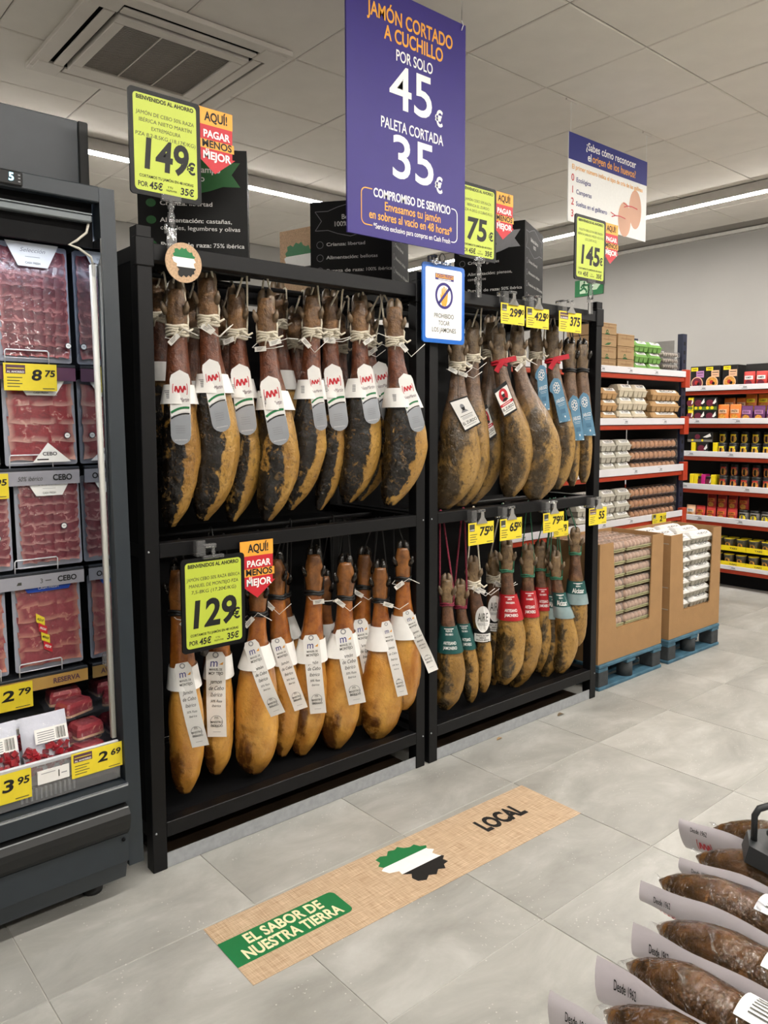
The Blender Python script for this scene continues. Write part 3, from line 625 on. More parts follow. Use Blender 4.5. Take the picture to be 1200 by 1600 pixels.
def card_Z(h, c4, mono=False):
    """hanging card: four zoom corners TL TR BR BL"""
    Q = [h.loc(p) for p in c4]; t = min(h.front(w, z) for w, z in Q+[(sum(q[0] for q in Q)/4, sum(q[1] for q in Q)/4)])-.006
    def fn(a, b, k):                               # a,b in 0..1, b up
        (x0, z0), (x1, z1), (x2, z2), (x3, z3) = Q; xt, zt = lerp(x0, x1, a), lerp(z0, z1, a); xb, zb = lerp(x3, x2, a), lerp(z3, z2, a)
        return (lerp(xb, xt, b), t-.0006*k, lerp(zb, zt, b))
    mb = MB().prism([(0, 0), (1, 0), (1, 1), (0, 1)], fn, -2, 0); o = part('hanging_card', mb, M_INK, h.root, True); pr = Print(fn)
    pr.rect(.04, .05, .96, .95, M_PAPER, 1)
    if not mono:
        pr.rect(.02, .88, .98, .99, M_INK, 2); pr.disc(.5, .66, .30, M_RED, 2, .22); pr.disc(.5, .72, .10, M_PAPER, 3, .07); pr.poly([(.38, .70), (.62, .70), (.56, .58), (.44, .58)], M_INK, 4); pr.poly([(.28, .47), (.72, .47), (.6, .56), (.4, .56)], M_INK, 3)
        pr.rect(.04, .33, .96, .42, M_RED, 2); pr.rect(.2, .365, .8, .385, M_WHITE, 3); pr.text('EL ZURDO', .5, .22, .13, M_INK, .02, width=.8); pr.rect(.2, .12, .8, .14, M_GREY, 2); pr.rect(.02, .0, .98, .06, M_INK, 2)
    else:
        pr.disc(.5, .72, .11, M_GREY, 2, .09); pr.poly([(.4, .70), (.6, .70), (.56, .6), (.44, .6)], M_INK, 3); pr.poly([(.3, .54), (.7, .54), (.6, .62), (.4, .62)], M_GREY, 2); pr.rect(.15, .44, .85, .455, M_INK, 2)
        for q in range(3): pr.rect(.2, .34+q*.03, .8, .35+q*.03, M_GREY, 2)
        pr.text('EL ZURDO', .5, .22, .13, M_INKS, .015, width=.8); pr.rect(.2, .12, .8, .135, M_GREY, 2)
    pr.build(o, 'lettering', True)
    x0, z0 = (Q[0][0]+Q[1][0])/2, (Q[0][1]+Q[1][1])/2
    part('card_string', MB().tube([(x0, t+.001, z0-.006), (lerp(x0, h.c(h.ts), .5), t+.01, lerp(z0, h.L*(1-h.ts), .5)), (h.c(h.ts), -h.th(h.ts)-.003, h.L*(1-h.ts))], .0012, 5), M_ROPEK, h.root, True)
def label_J(h, c4):
    Q = [h.loc(p) for p in c4]; t = min(h.front(w, z) for w, z in Q+[(sum(q[0] for q in Q)/4, sum(q[1] for q in Q)/4)])-.005
    def fn(a, b, k):
        (x0, z0), (x1, z1), (x2, z2), (x3, z3) = Q; xt, zt = lerp(x0, x1, a), lerp(z0, z1, a); xb, zb = lerp(x3, x2, a), lerp(z3, z2, a)
        return (lerp(xb, xt, b), t-.0006*k-.004*math.sin(PI*a), lerp(zb, zt, b))
    O = [(.0, .0), (.5, .0), (1, 0), (.98, .5), (.95, .9), (.80, .97), (.5, 1.03), (.2, .97), (.02, .9), (-.04, .8), (.12, .72), (.08, .4)]
    mb = MB().prism(O, fn, -2, 0); o = part('hanging_label', mb, M_BLUEL, h.root, True); pr = Print(fn)
    for q in range(8): pr.ring(.5+.19*math.cos(q*PI/4), .80+.085*math.sin(q*PI/4), .065, .10, M_PAPER, 2, n=10, q=.45)
    pr.ring(.5, .80, .10, .14, M_PAPER, 2, n=12, q=.45)
    pr.text('JABUGO', .54, .5, .115, M_WHITE, .004, width=.72); pr.rect(.25, .42, .85, .425, M_WHITE, 2); pr.rect(.3, .385, .8, .39, M_WHITE, 2); pr.rect(.35, .2, .75, .3, mat('label_blue_dark', '#46708c', .5), 2); pr.disc(.6, .12, .05, M_WHITE, 2, .025)
    pr.line([(.04, .02), (.97, .02)], .012, M_PAPER, 2); pr.build(o, 'lettering', True)
def wrap_D(h, ztop, zbot, m, lines, extra=None):
    (_, z0) = h.loc((0, ztop)); (_, z1) = h.loc((0, zbot)); o = h.sleeve(z1, z0, m, 'printed_wrap', .004); zm = (z0+z1)/2
    def fn(a, b, k):
        z = z1+(z0-z1)*b; s = h.s_of(z); w = h.c(s)+h.h(s)*a
        return (w, h.tc(s)-(h.th(s)*1.07+.004)*max(0, 1-abs(a/1.03)**2.2)**.45-.0016-.0006*k, z)
    pr = Print(fn)
    pr.line([(-.78, .08), (-.78, .92)], .03, M_PAPER, 1); pr.line([(.72, .08), (.72, .92)], .03, M_PAPER, 1)
    for i in range(8): pr.line([(-.78+i*.1875, .92), (-.78+(i+1)*.1875, .92)], .025, M_PAPER, 1)
    for tx, b, sz, wd in lines: pr.text(tx, -.03, b, sz, M_WHITE, .02, width=wd)
    pr.build(o, 'lettering', True); return o
def label_AIRE(h, ztop, zbot):
    (_, z0) = h.loc((0, ztop)); (_, z1) = h.loc((0, zbot)); zc = z1+(z0-z1)*.36; o = h.sleeve(z1, zc, M_INK, 'printed_wrap', .005)
    s = h.s_of((z1+zc)/2); cx = h.c(s); hw = h.h(s)*1.05; t = min(h.front(cx, z1+(z0-z1)*q) for q in (0, .3, .6, .9))-.008
    fn = lambda a, b, k: (cx+hw*a, t-.0007*k+.02*a*a, z1+(z0-z1)*b)
    pr = Print(fn); pr.rect(-.98, .02, .98, .24, M_PAPER, 1, 6); d = part('label_disc', MB().prism([(.92*math.cos(2*PI*i/28)*.98, .64+.36*math.sin(2*PI*i/28)) for i in range(28)], fn, 0, 2), M_PAPER, o, True)
    pr.text('AIRE', 0, .68, .34, M_INKS, -.004, width=1.25, k=4); pr.text('IBÉRICO', 0, .50, .10, M_GREY, .0, width=1.1, k=4)
    for q, tx in enumerate(('PALETA DE CEBO', 'IBÉRICA', '50% RAZA IBÉRICA')): pr.text(tx, 0, .19-.06*q, .055, M_INK, .02, width=1.6 if q != 1 else .8, k=3)
    pr.build(o, 'lettering', True)

TA = ((230, 400), 2.6667); TM = ((230, 820), 2.6667); TR = ((650, 400), 3.871); TB = ((650, 760), 3.636)
GA, GM, GR, GB = 'dark hams on the upper level of the left rack', 'amber hams on the lower level of the left rack', 'hams on the upper level of the right rack', 'shoulder hams on the lower level of the right rack'
rA = random.Random(11)
A = [((120, 105), (60, 1135), 40, 203, .12, (142, 475), (147, 785), 84), ((250, 60), (198, 1108), 185, 370, .12, (265, 430), (322, 730), 76), ((370, 130), (325, 1112), 328, 472, .17, (388, 450), (422, 745), 82),
     ((495, 145), (478, 1108), 455, 628, .10, (508, 500), (560, 785), 84), ((685, 135), (572, 1062), 592, 742, .13, (692, 455), (727, 725), 54), ((760, 140), (700, 1062), 715, 832, .18, (770, 450), (803, 727), 76),
     ((885, 160), (825, 1030), 805, 977, .11, (902, 450), (943, 698), 66), ((915, 200), (870, 1022), 880, 1037, .20, (963, 440), (1013, 692), 64), ((1030, 185), (1003, 1042), 985, 1172, .02, (1067, 490), (1130, 730), 60)]
NEAR = ['first', 'second', 'third', 'fourth', 'fifth', 'sixth', 'seventh', 'eighth', 'ninth', 'tenth']
for i, (hf, bt, ul, ur, y, t0, t1, tw) in enumerate(A):
    lb = 'dark crusted ham with silver-ended tab label, upper left rack, %s from the refrigerator' % NEAR[i]
    h = Ham('A', TA, hf, bt, ul, ur, y, lb, GA, 0, 'rope', 20+i); tab_A(h, t0, t1, tw); h.seal(rA, 1+(i % 2))
# second row behind
for i, (hf, bt, ul, ur, nx) in enumerate((((38, 70), (40, 1000), -20, 130, 'first'), ((178, 150), (150, 1010), 100, 240, 'second'), ((322, 190), (300, 1010), 250, 390, 'third'), ((540, 105), (560, 1000), 520, 640, 'fourth'), ((615, 215), (620, 980), 590, 720, 'fifth'), ((800, 245), (800, 960), 740, 880, 'sixth'))):
    h = Ham('A', TA, hf, bt, ul, ur, .36, 'dark ham in the shaded rear row, upper left rack, %s from the refrigerator' % nx, 'dark hams in the second row of the left rack', 0, 'rope', 50+i, detail=False)
    (_, z0), (_, z1) = h.loc((0, hf[1]+370)), h.loc((0, hf[1]+450)); h.sleeve(z1, z0, M_PAPER, 'label_collar', .004, .004)
Mh = [((130, 150), (125, 1157), 72, 217, .11, (150, 565), (218, 925), 72, 0), ((300, 190), (262, 1072), 213, 347, .14, (290, 520), (290, 880), 80, 0), ((458, 180), (425, 1067), 347, 537, .11, (432, 475), (545, 785), 64, 0),
      ((535, 110), (545, 995), 513, 630, .18, (540, 465), (640, 765), 58, .02), ((695, 90), (625, 988), 595, 742, .12, (683, 450), (712, 780), 68, 0), ((825, 125), (772, 958), 713, 887, .10, (815, 425), (875, 735), 72, 0),
      ((905, 95), (860, 860), 790, 942, .18, (885, 385), (945, 690), 60, 0), ((970, 150), (950, 915), 893, 1072, .10, (992, 395), (1062, 700), 44, .01), ((1065, 70), (1062, 790), 998, 1142, .045, (1078, 350), (1190, 605), 44, .06)]
for i, (hf, bt, ul, ur, y, t0, t1, tw, cu) in enumerate(Mh):
    lb = 'amber ham with long white strip label, lower left rack, %s from the refrigerator' % NEAR[i]
    h = Ham('B', TM, hf, bt, ul, ur, y, lb, GM, 1, 'black', 70+i, hoofb=True, swide=.74); tab_M(h, t0, t1, tw, cu); h.seal(rA, 1)
for i, (hf, bt, ul, ur, nx) in enumerate((((565, 160), (590, 760), 520, 650, 'middle'), ((740, 190), (740, 800), 690, 800, 'right'), ((270, 230), (262, 1115), 225, 300, 'left'))):
    h = Ham('B', TM, hf, bt, ul, ur, .36 if i < 2 else .30, 'amber ham in the shaded second row of the left rack bottom, %s one' % nx, 'amber hams in the second row of the left rack', 1, 'black', 90+i, detail=False, hoofb=True)
    (_, z0), (_, z1) = h.loc((0, hf[1]+220)), h.loc((0, hf[1]+310)); h.sleeve(z1, z0, M_PAPER, 'label_collar', .004, .004)
# right rack, upper level
Rr = [((250, 450), (158, 1534), 126, 398, .09, 'rope', 'large grey-brown ham with tilted black and white card beside the blue notice'), ((340, 395), (270, 1515), 250, 458, .15, 'rope', 'narrow grey-brown ham half hidden behind the large ham with black and white card'),
      ((450, 365), (330, 1502), 330, 550, .20, 'rope', 'golden ham with black and red card low on its side, upper level of right rack'), ((500, 430), (575, 1460), 530, 724, .10, 'red', 'golden ham with red tie and black and red portrait card, upper right rack'),
      ((612, 420), (735, 1476), 648, 895, .08, 'rope', 'broad olive grey ham without card under the leftmost yellow tags of right rack'), ((725, 430), (780, 1300), 690, 850, .16, 'rope', 'ham with pale rope and blue label half hidden by the broad olive ham'),
      ((825, 425), (862, 1414), 830, 980, .10, 'red', 'ham with red tie and large blue label, upper level of right rack'), ((930, 500), (962, 1395), 915, 1005, .07, 'black', 'slim dark ham with blue label, second from the right post'), ((1005, 505), (1035, 1374), 985, 1078, .035, 'black', 'slim dark ham with blue label next to the right post')]
HR = []
for i, (hf, bt, ul, ur, y, ti, lb) in enumerate(Rr): HR.append(Ham('C', TR, hf, bt, ul, ur, y, lb, GR, 0, ti, 110+i, hoofb=i > 6, swide=.74))
card_Z(HR[0], [(190, 880), (300, 845), (385, 1010), (290, 1062)], True); card_Z(HR[2], [(372, 925), (418, 895), (480, 1080), (440, 1110)]); card_Z(HR[3], [(458, 815), (535, 755), (605, 930), (528, 975)])
label_J(HR[5], [(708, 690), (775, 650), (802, 930), (735, 930)]); label_J(HR[6], [(790, 770), (860, 725), (930, 995), (862, 1008)]); label_J(HR[7], [(908, 860), (975, 838), (1015, 1112), (955, 1115)]); label_J(HR[8], [(970, 845), (1035, 820), (1083, 1085), (1010, 1085)])
for q in (0, 1, 4): HR[q].seal(rA, 2 if q == 0 else 1)
for q in (3, 6):
    h = HR[q]; z = h.L*(1-h.ts); b = h.th(h.ts); part('red_tag', MB().obox((h.c(h.ts)+.035, -b-.012, z+.004), (.96, -.1, .2), (.1, 1, 0), (-.2, 0, .98), .04, .0015, .012).obox((h.c(h.ts)-.005, -b-.012, z-.025), (.5, -.1, .86), (.1, 1, 0), (-.86, 0, .5), .03, .0015, .012), M_TIER, h.root, True)
# right rack, lower level
Bb = [((175, 500), (165, 1292), 116, 284, .06, 'crimson', 'shoulder ham in wide teal wrap on red cord, next to the middle posts'), ((250, 530), (315, 1250), 262, 362, .12, 'crimson', 'shoulder ham in teal wrap on red cord, second from the middle posts'),
      ((325, 400), (390, 1192), 343, 438, .10, 'rope', 'shoulder ham with round white AIRE label, nearer the teal wraps'), ((440, 370), (450, 1148), 408, 482, .16, 'rope', 'shoulder ham with round white AIRE label, nearer the red wraps'),
      ((515, 300), (505, 1147), 466, 634, .07, 'green', 'plump shoulder ham in red wrap, first of the three red wraps'), ((635, 330), (565, 1165), 585, 728, .10, 'green', 'shoulder ham in red wrap, middle of the three red wraps'),
      ((705, 310), (700, 1075), 680, 798, .16, 'green', 'shoulder ham in red wrap, last of the three red wraps'), ((770, 340), (745, 1105), 735, 848, .12, 'green', 'shoulder ham in teal and silver wrap beside the last red wrap'),
      ((795, 370), (830, 1080), 800, 932, .08, 'green', 'shoulder ham in teal and silver wrap, middle one of three'), ((905, 235), (925, 922), 862, 984, .03, 'green', 'shoulder ham in teal and silver wrap tied highest, next to the right post')]
HB = []
for i, (hf, bt, ul, ur, y, ti, lb) in enumerate(Bb): HB.append(Ham('D', TB, hf, bt, ul, ur, y, lb, GB, 1, ti, 140+i, swide=.70))
for q, zt, zb in ((0, 790, 940), (1, 775, 922)): wrap_D(HB[q], zt, zb, M_TEAL, (('PALETA DE', .84, .10, .8), ('CERDO IBÉRICO', .72, .09, .9), ('ARTESANO', .40, .16, 1.2), ('JAMONERO', .22, .16, 1.2)))
for q, zt, zb in ((2, 670, 880), (3, 610, 820)): label_AIRE(HB[q], zt, zb)
for q, zt, zb in ((4, 610, 755), (5, 590, 738), (6, 570, 702)): wrap_D(HB[q], zt, zb, M_WRED, (('JAMÓN', .84, .09, .5), ('GRAN RESERVA', .70, .10, 1.0), ('ARTESANO', .40, .16, 1.2), ('JAMONERO', .22, .16, 1.2)))
for q, zt, zb in ((7, 610, 750), (8, 600, 745), (9, 535, 668)):
    h = HB[q]; o = wrap_D(h, zt, zb, M_TEAL, (('PALETA', .9, .08, .5), ('RESERVA', .80, .08, .6), ('Alcázar', .60, .28, 1.4)))
    (_, z0), (_, z1) = h.loc((0, zt+(zb-zt)*.55)), h.loc((0, zb)); h.sleeve(z1, z0, M_STEELT, 'silver_band', .0055)
HB[2].seal(rA, 2); HB[3].seal(rA, 2)
# ---------------------------------------------------------------- signs and price tags
M_FRAME = mat('sign_frame_black', '#0b0b0d', .45, 0, .08, 30, spec=.3); M_BLUEF = mat('sign_frame_blue', '#1466c4', .3, 0, .04, 20)
def clip_mesh(x, y, zb, zt):
    """clear clamp with a stem from zb up to zt"""
    mb = MB(); mb.box(x-.015, x+.015, y-.006, y+.006, zb, zb+.075, .002); mb.box(x-.022, x-.015, y-.004, y+.006, zb+.055, zb+.085, .001)
    mb.lathe([(.014, zb+.075), (.013, zb+.11), (.008, zb+.125), (.008, zt-.035), (.012, zt-.03), (.012, zt-.022), (.006, zt-.018), (.006, zt)], (x, y, 0), 10)
    mb.box(x-.035, x+.035, y-.008, y+.004, zt-.012, zt+.012, .003); return mb
def arrow_flag(t, x, y, z):
    """little arrow-shaped card reading AQUI PAGAR MENOS ES MEJOR; x,z = top left"""
    W, H = .135, .205; fn = facing(x, y, z-H)
    O = [(0, H), (W, H), (W*.98, .058), (W*1.06, .058), (W*.5, 0), (-W*.06, .058), (W*.02, .058)]
    o = part('arrow_flag', MB().prism(O, fn, -2, 0), M_RED, t); pr = Print(fn)
    pr.rect(0, H*.74, W, H, M_ORANGE, 1); pr.rect(-W*.03, H*.38, W*1.03, H*.515, M_ORANGE, 1)
    pr.text('AQUÍ!', W*.55, H*.865, .040, M_INK, .03, width=W*.62); pr.text('PAGAR', W*.55, H*.60, .032, M_WHITE, .03, width=W*.72); pr.text('MENOS', W*.56, H*.447, .032, M_INK, .03, width=W*.80); pr.text('ES', W*.3, H*.345, .014, M_WHITE, .02); pr.text('MEJOR', W*.55, H*.27, .034, M_WHITE, .03, width=W*.76)
    pr.build(o); return o
def lime_sign(x, y, z, num, lines, label, clip='below', numw=.165, flag=True, w=.238, h=.318):
    """A4 lime price sheet in a black frame; x,z = lower left"""
    t = thing('price_sign', label, 'price sign', (x+w/2, y, z if clip == 'top' else z-.16), group='large lime price signs'); fn = facing(x, y, z)
    o = part('frame', MB().prism(rrect(0, 0, w, h, .012), fn, -14, 0), M_FRAME, t); s = part('sheet', MB().prism(rrect(.014, .014, w-.014, h-.014, .012), fn, .2, 1), M_LIME, t)
    pr = Print(fn); pr.text('BIENVENIDOS AL AHORRO', w/2, h*.915, .017, M_INK, .035, width=w*.80)
    for i, l in enumerate(lines): pr.text(l, w/2, h*(.775-.068*i), .0165, M_INKS, .0, width=min(w*.84, len(l)*.0088), shear=.08)
    pr.text(num, w*.46, h*.385, .128, M_INK, .03, shear=.10, width=numw, k=2); pr.text('€', w*.855, h*.335, .050, M_INK, .03, width=.030)
    pr.text('CORTAMOS TU JAMÓN EN 48 HORAS', w/2, h*.18, .012, M_INK, .02, width=w*.76)
    pr.text('POR', w*.165, h*.10, .021, M_INK, .02, width=.032); pr.text('45€', w*.345, h*.10, .030, M_INK, .03, width=.045, shear=.1); pr.text('Y TU', w*.545, h*.115, .008, M_INK, .02); pr.text('PALETA POR', w*.56, h*.083, .008, M_INK, .02, width=.035); pr.text('35€', w*.785, h*.10, .030, M_INK, .03, width=.048, shear=.1)
    pr.build(s)
    if clip == 'below': part('clip', clip_mesh(x+w*.56, y+.006, z-.16, z+.005), M_CLEAR, t)
    else:
        mb = MB(); cx = x+w*.45; zz = z+h; mb.box(cx-.05, cx-.015, y-.004, y+.055, zz+.003, zz+.058, .004); mb.box(cx-.02, cx+.02, y-.012, y+.012, zz+.03, zz+.045, .003); mb.lathe([(.007, 0), (.007, .035)], (cx+.012, y, zz), 8); mb.box(cx-.03, cx+.05, y-.009, y+.009, zz-.006, zz+.006, .002); part('clip', mb, M_CLEAR, t)
    if flag: arrow_flag(t, x+w-.012, y+.008, z+h+(.035 if clip == 'top' else -.0))
    return t
FY = -.022
lime_sign(-.022, FY, 2.20, '149', ('JAMÓN DE CEBO 50% RAZA', 'IBÉRICA NIETO MARTÍN', 'EXTREMADURA', 'PZA 8,2-8,5KG (18,17€/KG)'), 'lime price sheet reading 149 above the left end of the left rack', numw=.150)
lime_sign(.112, FY, .727, '129', ('JAMÓN CEBO 50% RAZA IBÉRICA', 'MANUEL DE MONTEJO PZA', '7,5-8KG (17,20€/KG)'), 'lime price sheet reading 129 hanging from the middle beam of the left rack', 'top', numw=.165)
lime_sign(1.417, FY, 2.20, '75', ('JAMÓN CEBO 50% RAZA', 'IBÉRICA EL ZURDO', 'PZA 4-5KG (12,86€/KG)'), 'lime price sheet reading 75 half hidden by the purple hanging sign', numw=.125)
lime_sign(2.240, FY, 2.20, '145', ('PALETA BELLOTA 50% RAZA', 'IBÉRICA JABUGO PIEZA 4,5-5 KG', '(32,22€/KG)'), 'lime price sheet reading 145 above the right end of the right rack', w=.262, numw=.16)
def small_tag(x0, x1, zt, zb, num, cents, label, y=-.03, holder=True, beam=None, mono=False, group='small yellow price tags on the racks'):
    w, h = x1-x0, zt-zb; t = thing('price_tag', label, 'price tag', ((x0+x1)/2, y, zb), group=group); fn = facing(x0, y, zb)
    o = part('card', MB().prism([(0, 0), (w, 0), (w, h), (0, h)], fn, -3, 0), M_YEL, t); pr = Print(fn)
    pr.rect(w*.04, h*.62, w*.40 if not mono else w*.24, h*.94, M_BROWNINK if not mono else M_INKS, 1); pr.text('AL AHORRO', w*.22 if not mono else w*.14, h*.68, h*.10, M_WHITE, .02, width=w*.32 if not mono else w*.18)
    if not mono: pr.rect(w*.06, h*.80, w*.38, h*.83, M_YEL, 2)
    for q in range(4): pr.rect(w*.06, h*(.46-.11*q), w*(.34-.05*(q % 2)), h*(.49-.11*q), M_INKS, 1)
    if cents: pr.text(num, w*.60, h*.56, h*.55, M_INK, .03, shear=.12, width=w*(.16*len(num)+.04)); pr.text(cents, w*.86, h*.64, h*.34, M_INK, .03, shear=.12, width=w*.20)
    else: pr.text(num, w*.70, h*.52, h*.62, M_INK, .035, shear=.12, width=w*(.13*len(num)+.08))
    pr.rect(w*.72, h*.07, w*.95, h*.10, M_INKS, 1); pr.build(o)
    if holder:
        mb = MB(); cx = (x0+x1)/2; mb.prism([(-.035, 0), (.035, 0), (.012, .028), (.008, .06), (-.008, .06), (-.012, .028)], lambda a, b, k: (cx+a, y-.004+.004*k, zt-.006+b), -1, 1); mb.box(cx-.025, cx+.022, y-.008, y+.008, zt+.045, zt+.058, .003); mb.box(cx-.06, cx-.025, y, y+.05, zt-.002, zt+.055, .004)
        part('tag_holder', mb, M_CLEAR, t)
    return t
small_tag(1.683, 1.848, 2.030, 1.938, '299', '00', 'small yellow price tag reading 299, leftmost on the right rack top beam', mono=True)
small_tag(1.862, 2.030, 2.028, 1.934, '425', '00', 'small yellow price tag reading 425, middle one on the right rack top beam', mono=True)
small_tag(2.110, 2.292, 2.032, 1.934, '375', '', 'small yellow price tag reading 375, nearest the top right rack post')
small_tag(1.478, 1.646, 1.045, .945, '75', '00', 'small yellow price tag reading 75 above the red cords', mono=True)
small_tag(1.690, 1.846, 1.045, .945, '65', '00', 'small yellow price tag reading 65 above the first red wrapped ham', mono=True)
small_tag(2.008, 2.172, 1.047, .950, '79', '00', 'small yellow price tag reading 79 above the green cords', mono=True)
small_tag(2.388, 2.546, 1.042, .953, '55', '', 'small yellow price tag reading 55 at the right post of the right rack')
small_tag(2.16, 2.28, .985, .91, '79', '', 'partly hidden yellow price tag behind the tag reading 79', y=.02, holder=False)
# blue "do not touch" notice
def notice():
    x, z, w, h = 1.197, 1.825, .248, .325; y = -.03; t = thing('notice_sign', 'blue framed white notice forbidding touching the hams, between the two racks', 'sign', (x+w/2, y, z)); fn = facing(x, y, z)
    part('frame', MB().prism(rrect(0, 0, w, h, .014), fn, -14, 0), M_BLUEF, t); s = part('sheet', MB().prism(rrect(.017, .017, w-.017, h-.017, .010), fn, .2, 1), M_WHITE, t); pr = Print(fn)
    pr.rect(w*.29, h*.80, w*.73, h*.88, M_PURPLE, 2); pr.rect(w*.30, h*.825, w*.72, h*.872, M_ORANGE, 3); pr.text('CASH FRESH', w*.51, h*.85, .016, M_PURPLE, .02, width=w*.36, k=4); pr.rect(w*.36, h*.806, w*.66, h*.816, M_WHITE, 3)
    cx, cy = w*.5, h*.605; pr.poly([(cx-.022+dx, cy+dy) for dx, dy in ((0, .01), (.006, .0), (.008, .03), (.014, .032), (.016, .005), (.018, .038), (.025, .038), (.027, .005), (.03, .034), (.036, .032), (.036, .0), (.040, .018), (.045, .016), (.042, -.02), (.034, -.042), (.010, -.042), (.002, -.02))], M_ORANGE, 2)
    pr.ring(cx, cy, .041, .052, M_PURPLE, 3, q=1.05); pr.line([(cx-.032, cy-.034), (cx+.032, cy+.034)], .012, M_PURPLE, 3)
    for i, tx in enumerate(('PROHIBIDO', 'TOCAR', 'LOS JAMONES')): pr.text(tx, w*.5, h*(.345-.09*i), .026, M_INKS, .008, width=(.115, .065, .142)[i])
    pr.build(s); mb = MB(); mb.box(1.24, 1.36, y-.006, y+.006, z+h-.004, z+h+.012, .003); mb.box(1.255, 1.275, y-.01, y+.035, z+h-.01, z+h+.035, .003); mb.lathe([(.012, 0), (.014, .02), (.006, .035)], (1.31, y, z+h+.01), 10); part('clip', mb, M_CLEAR, t)
notice()
# purple hanging board
def purple():
    x0, x1, z0, z1, y = .756, 1.371, 2.186, 3.097, -.10; w, h = x1-x0, z1-z0; t = thing('hanging_sign', 'large purple hanging board advertising hand-cut ham for 45 and 35 euros', 'sign', ((x0+x1)/2, y, z0)); fn = facing(x0, y, z0)
    o = part('board', MB().prism([(0, 0), (w, 0), (w, h), (0, h)], fn, -16, 0), M_PURPLE, t); pr = Print(fn); T = lambda *a, **k: pr.text(*a, **k)
    T('JAMÓN CORTADO', w*.52, h*.895, .072, M_ORANGE, bold=.02, width=w*.72); T('A CUCHILLO', w*.54, h*.825, .072, M_ORANGE, bold=.02, width=w*.50); T('POR SOLO', w*.54, h*.752, .058, M_WHITE, bold=.012, width=w*.31)
    T('45', w*.52, h*.618, .225, M_WHITE, bold=.010, width=w*.36); T('€', w*.755, h*.555, .082, M_WHITE, bold=.03, width=w*.07); T('PALETA CORTADA', w*.525, h*.468, .056, M_WHITE, bold=.012, width=w*.53)
    T('35', w*.53, h*.338, .225, M_WHITE, bold=.010, width=w*.35); T('€', w*.755, h*.272, .082, M_WHITE, bold=.03, width=w*.07)
    T('COMPROMISO DE SERVICIO', w*.53, h*.178, .045, M_WHITE, bold=.022, width=w*.66); T('Envasamos tu jamón', w*.53, h*.132, .045, M_ORANGE, bold=.014, width=w*.48); T('en sobres al vacío en 48 horas*', w*.52, h*.088, .045, M_ORANGE, bold=.014, width=w*.71); T('*Servicio exclusivo para compras en Cash Fresh', w*.53, h*.045, .028, M_WHITE, bold=.008, width=w*.66)
    a0, a1, b0, b1, r = w*.105, w*.925, h*.045, h*.19, .022; lw = .004
    arc = lambda cx, cy, t0, t1: [(cx+r*math.cos(t0+(t1-t0)*i/6), cy+r*math.sin(t0+(t1-t0)*i/6)) for i in range(7)]
    pr.line([(w*.19, b1)]+arc(a0+r, b1-r, PI/2, PI)+arc(a0+r, b0+r, PI, 1.5*PI)+[(w*.19, b0)], lw, M_ORANGE, 2); pr.line([(w*.87, b1)]+arc(a1-r, b1-r, PI/2, 0)+arc(a1-r, b0+r, 0, -PI/2)+[(w*.87, b0)], lw, M_WHITE, 2)
    pr.build(o)
    for x in (x0+.03, x1-.02):
        part('hanging_wire', MB().tube([(x, y+.004, z1-.015), (x, y+.002, ZC-.008)], .0012, 5), M_CLEAR, t); part('wire_hook', MB().tube([(x-.008, y-.004, z1-.028), (x-.004, y-.006, z1-.014), (x+.003, y-.003, z1-.004), (x, y+.004, z1+.015)], .002, 6), M_WHITE, t)
purple()
# egg information board
def eggboard():
    x0, x1, z0, z1, y = 2.702, 3.519, 2.63, 3.122, .363; w, h = x1-x0, z1-z0; t = thing('hanging_sign', 'white and blue hanging board explaining the origin of eggs', 'sign', ((x0+x1)/2, y, z0)); fn = facing(x0, y, z0)
    o = part('board', MB().prism([(0, 0), (w, 0), (w, h), (0, h)], fn, -12, 0), M_WHITE, t); pr = Print(fn); pr.rect(0, h*.70, w, h, M_NAVY, 1)
    pr.text('¿Sabes cómo reconocer', w*.52, h*.905, .062, M_WHITE, .014, width=w*.64); pr.text('el', w*.245, h*.785, .062, M_WHITE, .014, width=.035); pr.text('origen de los huevos?', w*.56, h*.785, .062, M_ORANGE, .014, width=w*.56)
    pr.text('El primer número indica el tipo de cría de las gallinas', w*.49, h*.625, .036, M_ORANGE, .012, width=w*.90)
    for i, (n, tx) in enumerate((('0', 'Ecológica'), ('1', 'Camperas'), ('2', 'Sueltas en el gallinero'), ('3', 'En jaula'))):
        b = h*(.50-.135*i); pr.text(n, w*.05, b, .055, M_RED, .012, k=2); pr.text(tx, w*.09, b-.006, .036, M_NAVY, .012, align='LEFT', width=(.14, .15, .31, .11)[i])
    eg = mat('egg_print', '#d9a98e', .6, 0, .08, 4); pr.disc(w*.845, h*.36, w*.085, eg, 1, h*.24); pr.disc(w*.70, h*.20, w*.085, eg, 2, h*.21)
    for (a, b) in ((w*.80, h*.36), (w*.64, h*.2)): pr.line([(a-.10, b+.02), (a-.05, b+.008), (a, b+.012), (a+.06, b+.006)], .006, M_RED, 3); pr.line([(a-.09, b-.005), (a-.05, b+.008)], .006, M_RED, 3)
    pr.build(o)
    for x in (x0+.02, x1-.008):
        part('hanging_wire', MB().tube([(x, y+.003, z1-.01), (x, y+.003, ZC-.01)], .0015, 5), M_WHITE, t); part('ceiling_clip', MB().box(x-.05, x+.05, y-.006, y+.006, ZC-.014, ZC-.004, .002), M_AC, t)
eggboard()
